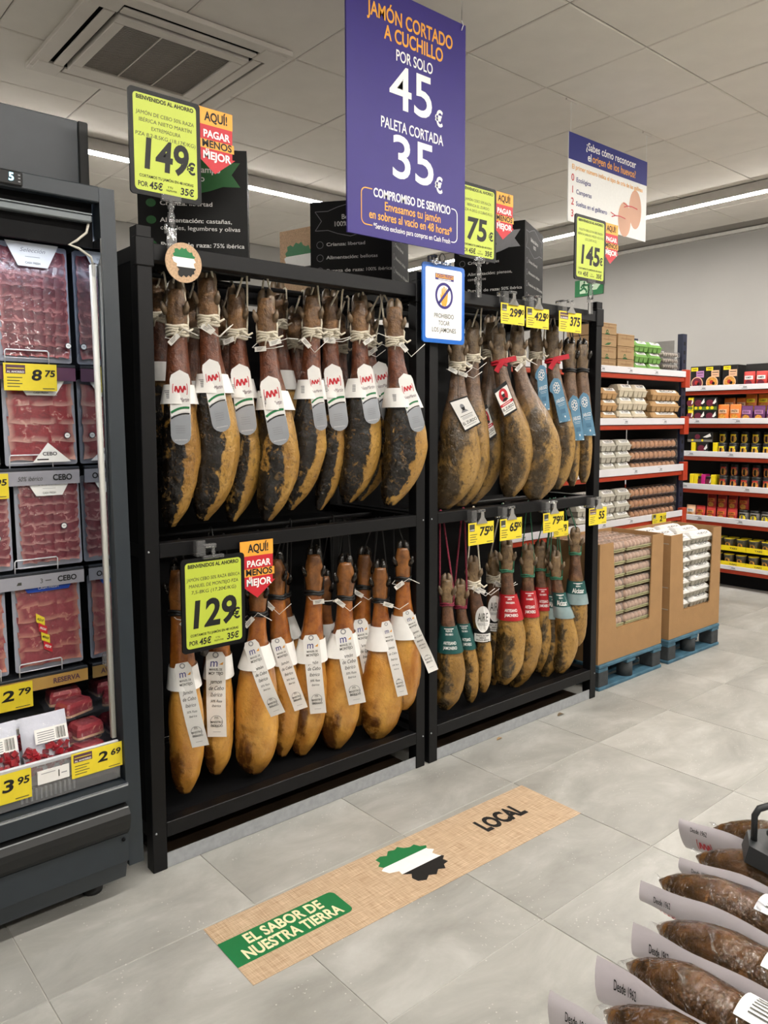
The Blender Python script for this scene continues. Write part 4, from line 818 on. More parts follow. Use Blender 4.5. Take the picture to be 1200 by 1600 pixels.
# exit sign on the far wall
def exitsign():
    y0, y1, z0, z1 = 2.60, 2.97, 2.885, 3.065; x = X1-.004; fn = lambda a, b, k: (x-.012-.0008*k, y1-a, z0+b); w, h = y1-y0, z1-z0
    t = thing('exit_sign', 'green emergency exit sign on the far grey wall', 'sign', (x, (y0+y1)/2, z0)); o = part('board', MB().prism([(0, 0), (w, 0), (w, h), (0, h)], fn, -10, 0), M_GREEN, t); pr = Print(fn); g = mat('exit_pale', '#c9e2c4', .5)
    pr.rect(w*.18, h*.16, w*.46, h*.95, g, 1); pr.disc(w*.34, h*.84, .012, M_GREEN, 2)
    for P_ in ([(.33, .76), (.32, .5), (.42, .34), (.42, .18)], [(.32, .5), (.26, .4), (.18, .36)], [(.33, .72), (.25, .62), (.23, .5)], [(.33, .72), (.42, .62), (.46, .68)]): pr.line([(w*a, h*b) for a, b in P_], .022, M_GREEN, 2)
    pr.poly([(w*.62, h*.3), (w*.78, h*.3), (w*.92, h*.62), (w*.78, h*.92), (w*.62, h*.92)], g, 1); pr.build(o)
exitsign()
# round map medallion on the left rack
M_BURL = mat('burlap_print', '#c2a282', .8, 0, .22, 160, detail=6)
def medallion():
    cx, cz, r, y = .144, 2.008, .063, -.030; t = thing('map_medallion', 'round burlap medallion with green white black map on the left rack top beam', 'medallion', (cx, y, cz-r)); fn = facing(cx, y, cz)
    o = part('disc', MB().prism([(r*math.cos(2*PI*i/40), r*math.sin(2*PI*i/40)) for i in range(40)], fn, -6, 0), M_BURL, t); pr = Print(fn); map_print(pr, 0, 0, .085, .10); pr.build(o, 'map_print')
    part('mount', MB().box(cx-.012, cx+.012, y+.002, -.0, cz-.01, cz+.01), M_DARK, t)
medallion()
# black topper boxes on the racks
M_TOP = mat('topper_board', '#0d0d0d', .6, 0, .1, 15, spec=.25); M_GTXT = mat('print_pale_grey', '#d6d6d2', .6, 0, .03, 40); M_GTXT2 = mat('print_mid_grey', '#77777a', .6, 0, .03, 40)
def topper(corner, th, ztop, label, banner, bmat, lines, side=True):
    s = .377; z0 = ZT+.002; h = ztop-z0; c, q = math.cos(th), math.sin(th); ex = np.array([c, q, 0]); ey = np.array([-q, c, 0]); A0 = np.array([corner[0], corner[1], z0])-ex*s
    t = thing('topper_box', label, 'display box', A0+ex*s/2+ey*s/2, group='black text boxes on top of the racks'); mb = MB()
    o = part('box', MB().obox(A0+ex*s/2+ey*s/2+np.array([0, 0, h/2]), ex, ey, (0, 0, 1), s/2, s/2, h/2), M_TOP, t)
    fn = lambda a, b, k: tuple(A0+ex*a-ey*.0006*k+np.array([0, 0, h+b])); pr = Print(fn)       # b measured down (negative) from the top
    def ban(pr, fill, m, cx=s/2, sc=1.):
        w_, tl = .105*sc, .165*sc
        O = [(-w_, .042), (-tl, .042), (-tl*.82, .0), (-tl, -.042), (-w_, -.042), (-.06*sc, -.058), (0, -.072), (.06*sc, -.058), (w_, -.042), (tl, -.042), (tl*.82, 0), (tl, .042), (w_, .042), (.06*sc, .058), (0, .072), (-.06*sc, .058)]
        O = [(cx+a, -.085+b) for a, b in O]
        if fill: pr.poly(O, m, 1)
        else: pr.line(O+[O[0]], .003, m, 1)
    ban(pr, bmat is not M_GTXT2, bmat)
    for i, l in enumerate(banner): pr.text(l, s/2, -.072-.03*i, .03, M_GTXT if bmat is not M_GREY else M_INK, .014, k=3)
    y = -.19
    for bold, rest in lines:
        V, _ = text2d(bold+' ', .02, 0, 'LEFT'); wd = len(bold)*.0115
        pr.text(bold, .075, y, .021, M_GTXT, .02, align='LEFT', width=wd) if bold else None
        pr.text(rest, .075+(wd+.008 if bold else 0), y, .021, M_GTXT, .004, align='LEFT', width=len(rest)*.0098)
        if bold: pr.disc(.045, y, .017, M_DGREEN if bmat is M_DGREEN else M_GTXT2, 1, .014) if bmat is M_DGREEN else pr.ring(.045, y, .014, .0165, M_GTXT2, 1, n=12)
        y -= .058 if not rest.endswith(',') else .026
    pr.build(o)
    fs = lambda a, b, k: tuple(A0+ex*(s+.0006*k)+ey*a+np.array([0, 0, h+b])); p2 = Print(fs); ban(p2, False, M_GTXT2); p2.text('Bellota ibérico', s/2, -.075, .026, M_GTXT, .014); p2.text('100%', s/2, -.105, .026, M_GTXT, .014); y = -.19
    for bold in ('Crianza: libertad', 'Alimentación: bellotas', 'Pureza de raza: 100% ibérica', 'Curación: 36 meses'): p2.text(bold, .07, y, .021, M_GTXT, .012, align='LEFT', width=len(bold)*.0105); p2.ring(.045, y, .012, .015, M_GTXT2, 1, n=12); y -= .058
    p2.build(o)
R_ = math.radians
topper((.451, .086), R_(-31.8), 2.452, 'black topper box with green ribbon behind the 149 price sheet', ('Cebo de campo', 'ibérico'), M_DGREEN, (('Crianza:', 'libertad'), ('Alimentación:', 'castañas,'), ('', 'cereales, legumbres y olivas'), ('Pureza de raza:', '75% ibérica'), ('Curación:', 'más de 24 meses')))
topper((1.285, .26), R_(-53.4), 2.482, 'black topper box with outlined ribbon, half hidden by the purple hanging board', ('Bellota', '100% ibérico'), M_GTXT2, (('Crianza:', 'libertad'), ('Alimentación:', 'bellotas'), ('Pureza de raza:', '100% ibérica'), ('Curación:', '36 meses')))
topper((2.112, .188), R_(-65.8), 2.505, 'black topper box with grey ribbon behind the 75 price sheet', ('Cebo', 'ibérico'), M_GREY, (('Crianza:', 'granjas'), ('Alimentación:', 'piensos,'), ('', 'compuestos'), ('Pureza de raza:', '50% ibérica'), ('Curación:', '24 meses')))
def totem():
    A = np.array([1.181, 1.0, 0]); Bp = np.array([1.235, .78, 0]); ex = Bp-A; s = np.linalg.norm(ex); ex /= s; ey = np.array([-ex[1], ex[0], 0]); h = 2.45; w = .26
    c0 = A+ex*s/2+ey*w/2; t = thing('display_totem', 'tall burlap-look display column with map print behind the racks', 'display column', c0); o = part('column', MB().obox(c0+np.array([0, 0, h/2]), ex, ey, (0, 0, 1), s/2, w/2, h/2), M_BURL, t)
    fn = lambda a, b, k: tuple(A+ex*a-ey*.0006*k+np.array([0, 0, b])); pr = Print(fn); map_print(pr, s*.55, h-.16, .2, .2); pr.build(o, 'map_print')
totem()
# floor sticker
def sticker():
    c = on_floor = None
    p00 = np.array([-.015, -.658]); ang = math.atan2(-.033, 1.425); ex = np.array([math.cos(ang), math.sin(ang)]); ey = np.array([-ex[1], ex[0]]); w, h = 1.424, .296
    t = thing('floor_sticker', 'long burlap-look floor sticker with a map and the word LOCAL', 'floor sticker', (p00[0], p00[1], .0005)); fn = lambda a, b, k: (p00[0]+ex[0]*a+ey[0]*b, p00[1]+ex[1]*a+ey[1]*b, .0012+.0004*k)
    m = bpy.data.materials.new('burlap_weave'); m.use_nodes = True; nt = m.node_tree; N = nt.nodes; L = nt.links; tc = N.new('ShaderNodeTexCoord'); o_ = []
    for sc in ((14, 260, 1), (260, 14, 1)):
        mp = N.new('ShaderNodeMapping'); mp.inputs['Scale'].default_value = sc; L.new(tc.outputs['Object'], mp.inputs['Vector']); n = N.new('ShaderNodeTexNoise'); n.inputs['Scale'].default_value = 1.; n.inputs['Detail'].default_value = 4; L.new(mp.outputs[0], n.inputs['Vector']); o_.append(n.outputs['Fac'])
    a_ = N.new('ShaderNodeMath'); a_.operation = 'ADD'; L.new(o_[0], a_.inputs[0]); L.new(o_[1], a_.inputs[1]); r = N.new('ShaderNodeValToRGB'); r.color_ramp.elements[0].position = .62/2; r.color_ramp.elements[1].position = 1.35/2; r.color_ramp.elements[0].color = hx('#9c7c5c')+(1,); r.color_ramp.elements[1].color = hx('#dcc4a6')+(1,); d = N.new('ShaderNodeMath'); d.operation = 'MULTIPLY'; d.inputs[1].default_value = .5; L.new(a_.outputs[0], d.inputs[0]); L.new(d.outputs[0], r.inputs['Fac']); L.new(r.outputs[0], N['Principled BSDF'].inputs['Base Color']); N['Principled BSDF'].inputs['Roughness'].default_value = .5
    o = part('sheet', MB().prism([(0, 0), (w, 0), (w, h), (0, h)], fn, -1, 0), m, t); pr = Print(fn)
    cream = mat('print_cream', '#efe3b8', .5); g0, g1, b0, b1 = .0, .402, h*.285, h*.70
    pr.poly([(0, b0), (g1-.02, b0)]+[(g1-.02+.02*math.sin(i*PI/10), b0+.02-.02*math.cos(i*PI/10)) for i in range(1, 6)]+[(g1-.02+.02*math.cos(i*PI/10), b1-.02+.02*math.sin(i*PI/10)) for i in range(6)]+[(0, b1)], M_GREEN, 1)
    pr.text('EL SABOR DE', .205, h*.585, .062, cream, .03, width=.265); pr.text('NUESTRA TIERRA', .205, h*.395, .062, cream, .03, width=.335)
    map_print(pr, .705, h*.55, .235, .225, 1); pr.text('LOCAL', 1.16, h*.57, .105, M_INK, .05, width=.225); pr.build(o)
sticker()
# two bits of dry leaf on the floor
lm = mat('dry_leaf', '#6b5a43', .8, 0, .3, 60)
for (x, y, lb, s) in ((2.165, -.035, 'dry brown leaf scrap on the floor before the right rack', 1.), (1.70, -.03, 'pale scrap on the floor at the kick strip of the right rack', .8)):
    mb = MB().grid(lambda i, j: (x+(i-.5)*.05*s, y+(j-.5)*.022*s*(1-abs(2*i-1)**2*.8), .002+.008*s*math.sin(PI*i)*(.4+.6*abs(2*j-1))), 6, 4); solo('leaf_scrap', mb, lm if s == 1 else M_KRAFT, lb, 'leaf', (x, y, 0))
# ---------------------------------------------------------------- refrigerated cabinet
def fridge():
    xr = -.065; xi = -.112; xl = -1.25; yb = .74
    t = thing('refrigerated_cabinet', 'slate blue open refrigerated cabinet of sliced ham packs left of the racks', 'refrigerator', ((xl+xr)/2, .35, 0))
    OX, OY = (xl+xr)/2, .35
    yf = lambda z: lerp(-.083, .001, z/2.203)          # the end panel's front edge leans back upwards
    def endpanel(x0, x1):
        O = [(yf(.11), .11), (yb, .11), (yb, 2.203), (yf(2.203), 2.203)]; return MB().prism(O, lambda a, b, k: (x0 if k == 0 else x1, a, b), 0, 1)
    part('end_panel', endpanel(xi, xr), M_SLATE, t); part('end_panel', endpanel(xl-.045, xl), M_SLATE, t)
    mm = mat('mirror_wall', '#a9b0ba', .03, 1., 0); part('mirror_wall', MB().box(xi-.005, xi-.001, -.01, yb-.06, .40, 2.05), mm, t)
    part('back_wall', MB().box(xl, xi, yb-.05, yb, .1, 2.2), mat('cabinet_liner', '#2b2f33', .5), t)
    # canopy: fascia, dark recess, lamp rail
    cp = part('canopy', MB().box(xl, xi, -.004, .03, 2.156, 2.203, .003).box(xl, xi, .03, yb-.05, 2.17, 2.203), M_SLATE, t)
    part('canopy_recess', MB().box(xl, xi-.006, .045, .06, 2.03, 2.17), M_DARK, cp); part('lamp_rail', MB().box(xl, xi-.018, .012, .042, 2.098, 2.118, .003).box(xl, xi-.018, .012, .03, 2.12, 2.124), mat('rail_grey', '#6b7174', .4, .3), cp)
    part('cabinet_lamp', MB().box(xl+.01, xi-.02, .075, .105, 2.055, 2.062), mat('cabinet_led', '#ffffff', .4, var=0, emit='#e8efff', estr=16.), cp)
    part('hanging_blind', MB().box(xl, xi-.012, .135, .165, 2.055, 2.085, .008), mat('blind_grey', '#5a5350', .6), cp)
    # controller with the lit figure
    d = part('controller', MB().box(-.415, -.330, -.011, -.003, 2.160, 2.200, .004), M_INK, cp); pr = Print(facing(-.415, -.0115, 2.160)); le = mat('display_digit', '#bff3ff', .4, var=0, emit='#9fe8ff', estr=3.)
    pr.text('5', .054, .021, .03, le, .02); pr.rect(.072, .028, .078, .031, M_GREY); pr.rect(.072, .019, .078, .022, M_GREY); pr.rect(.072, .010, .078, .013, M_GREY); pr.build(d)
    # box on the roof
    bx = part('roof_housing', MB().box(xl, -.097, .198, yb, 2.204, 2.455, .003), M_SLATE, t); part('housing_trim', MB().box(-.096, xr, .198, yb, 2.204, 2.457, .003), M_SLATE2, bx)
    # base
    prof = [(.015, .378), (-.033, .382), (-.096, .389), (-.101, .384), (-.101, .333), (-.086, .327), (-.086, .320), (-.107, .317), (-.120, .299), (-.121, .280), (-.113, .250), (-.097, .231)]
    X = lambda a, b, k: (xl if k == 0 else xi-.004, a, b); X2 = lambda a, b, k: (xl if k == 0 else xi-.008, a, b)
    base = part('base', MB().prism([(.30, .378)]+prof[:6]+[(-.08, .325), (-.08, .14), (.30, .14)], X, 0, 1), M_SLATE, t)
    part('bumper', MB().prism([(-.074, .322)]+prof[6:]+[(-.074, .229)], X2, 0, 1), M_SLATE2, base)
    part('ledge_trim', MB().box(xl, xi-.006, -.1025, -.1, .382, .386), M_GALV, base); part('bumper_trim', MB().box(xl, xi-.010, -.109, -.1065, .3165, .320), M_GALV, base)
    part('lower_panel', MB().prism([(-.095, .228), (-.074, .228), (-.074, .14), (-.097, .14)], X2, 0, 1), M_SLATE, base)
    part('kick_panel', MB().prism([(-.088, .149), (-.066, .149), (-.056, .078), (-.066, .074)], X2, 0, 1), M_SLATE, base)
    sc_ = part('screw', MB().lathe([(.006, 0), (.005, .003)], n=10), M_DARK, base, True); sc_.location = (xi-.024-OX, -.098-OY, .213); sc_.rotation_euler = (PI/2, 0, 0)
    for cx_, cy_ in ((xi-.075, .0), (xi-.075, .6), (xl+.1, .0), (xl+.1, .6)): part('caster', MB().lathe([(.030, 0), (.032, .004), (.032, .014), (.02, .020), (.014, .14)], (cx_, cy_+.045, .0), 16), M_INK, t)
    part('underside', MB().box(xl, xi-.004, -.05, yb-.02, .118, .136), M_DARK, t); part('back_kick', MB().box(xl, xi-.004, .55, .57, .0, .12), M_DARK, t)  # underside added to stop light leaking onto the floor below
    # deck, shelves
    part('deck', MB().prism([(-.022, .415), (.0, .43), (yb-.05, .49), (yb-.05, .46), (-.022, .39)], X2, 0, 1), mat('deck_grey', '#a9adb2', .4, .2), t)
    gr = part('air_grille', MB().box(xl, xi-.012, -.034, -.026, .383, .432), M_SLATE2, t)
    for k in range(12): part('grille_bar', MB().box(-.41+k*.0135, -.404+k*.0135, -.039, -.034, .394, .428), M_GALV, gr)
    part('front_glass', MB().box(xl, xi-.008, -.047, -.0445, .39, .506), M_CLEAR, t); part('front_rail', MB().box(xl, xi-.008, -.040, -.030, .494, .508, .002), mat('rail_white', '#d7d9de', .3, 0, .03, 20), t)
    LED = mat('post_white', '#dcdcd4', .35, 0, .02, 20)
    lp = part('lamp_post', MB().loft([[(xi-.017+dx, lerp(-.022, .028, q)+dy, lerp(.513, 1.975, q)) for dx, dy in ((-.006, -.009), (.007, -.009), (.007, .009), (-.006, .009))] for q in (0, 1)]), LED, t)
    part('lamp_cable', MB().tube([(xi-.014, .028, 1.975), (xi-.02, .026, 1.998), (xi-.055, .03, 2.02), (xi-.082, .034, 2.028), (xi-.06, .034, 2.042), (xi-.03, .03, 2.07), (xi-.024, .028, 2.098)], .004, 8), mat('cable_cream', '#cfcabd', .4), lp)
    for z in (1.94, .73): part('lamp_bracket', MB().box(xi-.022, xi-.006, .012, .04, z, z+.04, .003), M_CLEAR, lp)
    rails = [(1.632, 1.680, '#5c3a52', None, .22), (1.300, 1.351, '#9a9aa2', 'CEBO', .215), (.973, 1.020, '#9a9aa2', 'CEBO', .205), (.642, .687, '#b8934f', 'RESERVA', .20)]
    sh_m = mat('shelf_dark', '#33363b', .4, .3); wm = mat('wire_white', '#dfe0e4', .3, .2); xe = -.124
    for i, (zb, zt, c, tx, y) in enumerate(rails):
        s = part('shelf', MB().box(xl, xe, y+.004, yb-.06, zt-.012, zt-.002), sh_m, t); part('rail_cap', MB().box(xl, xe, y-.003, y+.012, zt-.006, zt+.004, .002), sh_m, s)
        r = part('price_rail', MB().box(xl, xe-.001, y-.004, y+.001, zb, zt-.006), mat('rail_print_%d' % i, c, .35, 0, .05, 20), s)
        pr = Print(facing(0, y-.0045, zb)); hh = zt-zb
        if tx:
            pr.text(tx, -.18 if tx == 'CEBO' else -.195, hh*.42, hh*.52, M_INK if tx == 'CEBO' else M_BROWNINK, .03, width=.060 if tx == 'CEBO' else .085)
            if i == 1: pr.text('50% ibérico', -.28, hh*.40, hh*.4, M_INKS, .0, shear=.3, width=.075)
            if i == 2: pr.text('3', -.26, hh*.42, hh*.45, M_INKS, .0); pr.rect(-.248, hh*.4, -.23, hh*.46, M_INKS); pr.poly([(-.335, hh*.3), (-.32, hh*.3), (-.32, hh*.5), (-.33, hh*.5)], M_INKS)
            pr.build(r)
        for x in (-.335, -.52):
            z0 = zt; part('wire_stop', MB().tube([(x, y+.006, z0), (x, y+.004, z0+.04), (x+.004, y+.004, z0+.045), (x+.126, y+.004, z0+.045), (x+.13, y+.004, z0+.04), (x+.13, y+.006, z0)], .0022, 6).tube([(x, y+.004, z0+.02), (x+.13, y+.004, z0+.02)], .0016, 5), wm, s)
    return t
FR = fridge()
def yel(x0, x1, zt, zb, num, cents, label, y): small_tag(x0, x1, zt, zb, num, cents, label, y=y, holder=False, group='yellow price tags of the refrigerated cabinet')
yel(-.346, -.188, 1.682, 1.598, '8', '75', 'yellow price tag reading 8.75 on the upper cabinet shelf', .205); yel(-.49, -.303, .680, .597, '2', '79', 'yellow price tag reading 2.79 left of the word RESERVA', .188)
yel(-.269, -.114, .506, .430, '2', '69', 'yellow price tag reading 2.69 at the front right of the cabinet', -.052); yel(-.545, -.383, .502, .415, '3', '95', 'yellow price tag reading 3.95 at the lower left picture edge', -.052); yel(-.50, -.346, 1.342, 1.264, '6', '95', 'yellow price tag cut off by the left picture edge beside 50% iberico', .20)
tg = thing('shelf_label', 'small white shelf label between the 3.95 and 2.69 tags', 'label', (-.325, -.049, .43)); o = part('card', MB().box(-.366, -.276, -.052, -.049, .442, .482), M_PAPER, tg); pr = Print(facing(-.366, -.0525, .442)); pr.text('1', .06, .02, .03, M_INKS, .0); pr.rect(.067, .018, .083, .021, M_GREY); pr.rect(.01, .030, .05, .032, M_GREY); pr.build(o)

# packs of sliced ham
def slice_mat(name, r1, r2, fat):
    m = bpy.data.materials.new(name); m.use_nodes = True; nt = m.node_tree; N = nt.nodes; L = nt.links; b = N['Principled BSDF']; tc = N.new('ShaderNodeTexCoord')
    n = N.new('ShaderNodeTexNoise'); n.inputs['Scale'].default_value = 34; n.inputs['Detail'].default_value = 5; n.inputs['Distortion'].default_value = 1.5; L.new(tc.outputs['Object'], n.inputs['Vector'])
    r = N.new('ShaderNodeValToRGB'); e = r.color_ramp.elements; e[0].position = .25; e[0].color = hx(r1)+(1,); e[1].position = .60; e[1].color = hx(r2)+(1,)
    for p, c in ((.66, fat), (.70, r2)): x = e.new(p); x.color = hx(c)+(1,)
    L.new(n.outputs['Fac'], r.inputs['Fac']); a = N.new('ShaderNodeAttribute'); a.attribute_name = 'rim'; mx = N.new('ShaderNodeMixRGB'); mx.inputs[2].default_value = hx(fat)+(1,); L.new(a.outputs['Fac'], mx.inputs[0]); L.new(r.outputs[0], mx.inputs[1]); L.new(mx.outputs[0], b.inputs['Base Color']); b.inputs['Roughness'].default_value = .3; b.inputs['Coat Weight'].default_value = .3
    return m
SM = [slice_mat('ham_slices_deep', '#470815', '#701022', '#b8706e'), slice_mat('ham_slices_bright', '#6e0d1a', '#a31f2a', '#e0b3a4'), slice_mat('ham_slices_marbled', '#641527', '#8c2a38', '#d09a94'), slice_mat('ham_slices_pink', '#822833', '#a8444c', '#d39683')]
M_FILM = film('vacuum_film', '#dfe4f4', .03, .08, 26, .9, .55); M_STK = mat('sticker_rim', '#20303a', .5); M_BLUEP = mat('pack_blue', '#1546b0', .4)
def pack(x0, x1, z0, z1, y, kind, label, lab='trap', sticker=None, tri=False, nrow=5, ncol=4, tiltz=0.):
    w, h = x1-x0, z1-z0; t = thing('ham_pack', label, 'ham pack', ((x0+x1)/2, y, z0), group='vacuum packs of sliced ham'); lean = .05*h
    base = lambda a, b, k: (x0+a, y+lean*(b/h)-.0006*k, z0+b)
    mb = MB(); rim = []; mg = .016; rnd = random.Random(int(x0*1000+z0*777))
    for j in range(nrow):
        for i in range(ncol):
            cw = (w-2*mg)/ncol; chh = (h-2*mg-.012)/nrow; a0 = mg+i*cw-.004; a1 = a0+cw+.010; b0 = mg+j*chh; b1 = b0+chh*1.35; o0 = rnd.uniform(0, .004)
            n0 = len(mb.v); mb.grid(lambda p, q: base(lerp(a0, a1, p)+.003*math.sin(q*5+i), lerp(b0, min(b1, h-mg), q)+.003*math.sin(p*4+j), 8+6*(1-q)+4*math.sin(PI*p)+i*.8+o0*600), 4, 4)
            for jj in range(5):
                for ii in range(5): rim.append(.85 if (jj == 0 or (i == ncol-1 and ii == 4) or (i == 0 and ii == 0)) and rnd.random() < .8 else 0.)
    me = mb.mesh('slices', woff(t)); a = me.attributes.new('rim', 'FLOAT', 'POINT'); a.data.foreach_set('value', rim); o = part('slices', me, SM[kind], t)
    part('backing', MB().prism(rrect(0, 0, w, h, .008), base, -6, 0), mat('pack_backing', '#c3c8d6', .35), t)
    def fm(p, q):
        a, b = w*p, h*q; e = min(1, min(p, 1-p)*9)*min(1, min(q, 1-q)*9); return base(a, b, 2+30*e+4*math.sin(a*170+b*60)*e)
    part('film', MB().grid(fm, 16, 18), M_FILM, t); pr = Print(lambda a, b, k: base(a, b, 36+k))
    if lab == 'trap':
        pr.poly([(w*.14, h*1.0), (w*.86, h*1.0), (w*.70, h*.80), (w*.30, h*.80)], M_WHITE, 1); pr.text('Selección', w*.5, h*.935, .018, M_GREY, .0, shear=.35, width=w*.34); pr.rect(w*.4, h*.88, w*.6, h*.884, M_GREY, 2); pr.text('CASH FRESH', w*.5, h*.83, .009, M_INKS, .01, width=w*.2)
    elif lab == 'blue': pr.poly([(w*.12, h*1.0), (w*.88, h*1.0), (w*.80, h*.90), (w*.20, h*.90)], M_BLUEP, 1); pr.text('CASH FRESH', w*.5, h*.94, .012, M_WHITE, .01, width=w*.3)
    elif lab == 'diag':
        pass
    if tri: pr.poly([(w*.34, h*.035), (w*.88, h*.035), (w*.56, h*.26)], M_WHITE, 1); pr.text('CEBO', w*.58, h*.13, .016, M_INK, .02, width=w*.2); pr.rect(w*.40, h*.06, w*.56, h*.075, M_INK, 2)
    if sticker: a, b = sticker; pr.disc(w*a, h*b, .0105, M_STK, 2); pr.disc(w*a, h*b, .0082, M_WHITE, 3); pr.rect(w*a-.004, h*b-.001, w*a+.004, h*b+.001, M_GREY, 4)
    if lab == 'blue':
        for q, (c, tx) in enumerate(((M_YEL, 'AQUÍ!'), (M_RED, 'PAGAR'), (M_YEL, 'MENOS'), (M_RED, 'MEJOR'))): pr.poly([(w*.30+w*.03*q, h*(.66-.105*q)), (w*.42+w*.03*q, h*(.60-.105*q)), (w*.42+w*.03*q, h*(.505-.105*q)), (w*.30+w*.03*q, h*(.56-.105*q))], c, 2); pr.text(tx, w*.36+w*.03*q, h*(.58-.105*q), .010, M_INK if c is M_YEL else M_WHITE, .02, k=3, rot=-.5, width=w*.10)
    pr.build(o, 'pack_print'); return t
pack(-.350, -.126, 1.690, 2.062, .245, 0, 'large dark red vacuum pack of ham on the top cabinet shelf', 'trap', (.93, .15), nrow=9, ncol=6)
pack(-.60, -.366, 1.690, 2.045, .245, 0, 'large dark red vacuum pack at the left edge of the top cabinet shelf', 'trap', nrow=9, ncol=6)
pack(-.343, -.122, 1.362, 1.640, .236, 1, 'bright red vacuum pack with white CEBO triangle behind the 8.75 tag', 'trap', (.84, .34), True, 4, 3)
pack(-.575, -.358, 1.362, 1.630, .236, 1, 'bright red vacuum pack cut by the left edge beside the CEBO triangle pack', 'trap', nrow=4, ncol=3)
pack(-.322, -.120, 1.034, 1.322, .226, 2, 'marbled dark pink ham pack under the 50% iberico rail', 'trap', (.70, .45), nrow=8, ncol=5)
pack(-.545, -.335, 1.034, 1.300, .226, 2, 'marbled dark pink ham pack at the left edge under the cut-off tag', 'trap', (.78, .40), nrow=8, ncol=5)
pack(-.342, -.130, .702, .985, .222, 3, 'pink ham pack with blue header and diagonal red yellow sticker', 'blue', nrow=5, ncol=3)
pack(-.575, -.362, .702, .975, .222, 3, 'pink ham pack at the left edge below the 3 mm CEBO rail', 'blue', nrow=5, ncol=3)
# diced ham bags and cut pieces in the deck
def dice_bag(cx, cy, cz, w, h, label, seed):
    t = thing('diced_ham_bag', label, 'ham pack', (cx, cy, cz), group='bags in the cabinet deck'); r = random.Random(seed); ly = lambda b: cy+.35*b
    base = lambda a, b, k: (cx-w/2+a, ly(b)-.0007*k, cz+b*.93)
    part('bag', MB().grid(lambda p, q: base(w*p*1., h*q, 4*math.sin(PI*p)*(2 if q < .5 else 1)), 8, 8), mat('bag_white', '#d7d9e4', .3, 0, .05, 20, .3, 30), t)
    mb = MB()
    for i in range(46):
        a, b = r.uniform(.06, .94)*w, r.uniform(.03, .46)*h; s = r.uniform(.006, .010); ax = np.array([r.uniform(-1, 1) for _ in range(3)]); ax /= np.linalg.norm(ax); bx = np.cross(ax, [0, .3, 1]); bx /= np.linalg.norm(bx); mb.obox(base(a, b, 14+r.uniform(0, 10)), ax, bx, np.cross(ax, bx), s, s, s*.8)
    o = part('ham_dice', mb, SM[1], t); o['kind'] = 'stuff'; part('film', MB().grid(lambda p, q: base(w*p, h*q, 26*min(1, min(p, 1-p)*8, min(q, 1-q)*8)+3), 8, 8), M_FILM, t)
    pr = Print(lambda a, b, k: base(a, b, 30+k)); pr.rect(w*.25, h*.52, w*.95, h*.78, M_PAPER, 1)
    for q in range(5): pr.rect(w*.3, h*(.55+.04*q), w*.66, h*(.565+.04*q), M_GREY, 2)
    for q in range(9): pr.rect(w*(.70+.022*q), h*.55, w*(.708+.022*q+.004*(q % 3)), h*.75, M_INKS, 2)
    pr.build(t, 'pack_print')
dice_bag(-.318, -.005, .462, .135, .165, 'clear bag of diced ham in the deck behind the white shelf label', 1); dice_bag(-.462, -.005, .462, .135, .165, 'clear bag of diced ham at the left edge of the deck', 2); dice_bag(-.41, .12, .50, .16, .085, 'white printed bag lying behind the diced ham bags', 3)
def chunk(c, l, d, hh, rz, label):
    t = thing('ham_piece', label, 'ham piece', c, rz, 'vacuum packed ham pieces in the deck')
    rg = lambda s, z: [(l*s*x, d*s*y, z) for x, y in ((-.5, -.42), (-.42, -.5), (.42, -.5), (.5, -.42), (.5, .42), (.42, .5), (-.42, .5), (-.5, .42))]
    part('meat', MB().loft([rg(.94, .004), rg(1, hh*.3), rg(.98, hh*.75), rg(.86, hh)], smooth=False), SM[3], t, True)
    part('fat_rim', MB().loft([rg(1.01, .003), rg(1.03, hh*.14), rg(1.02, hh*.24)], cap=False), mat('ham_fat', '#d9b08f', .35, 0, .1, 40), t, True)
    part('film', MB().grid(lambda p, q: ((p-.5)*l*1.4, (q-.5)*d*1.45, .002+hh*1.06*min(1, 3.2*min(p, 1-p))*min(1, 3.2*min(q, 1-q))), 12, 12), M_FILM, t, True)
chunk((-.19, .03, .452), .085, .07, .045, .25, 'vacuum packed ham piece nearest the 2.69 tag'); chunk((-.178, .08, .502), .09, .07, .045, .15, 'vacuum packed ham piece in the middle of the deck pile'); chunk((-.19, .15, .556), .10, .07, .045, .35, 'vacuum packed ham piece on top of the deck pile'); chunk((-.19, .25, .565), .10, .08, .05, -.1, 'vacuum packed ham piece at the back of the deck pile'); chunk((-.20, .13, .482), .14, .12, .04, 0, 'vacuum packed ham piece under the deck pile')
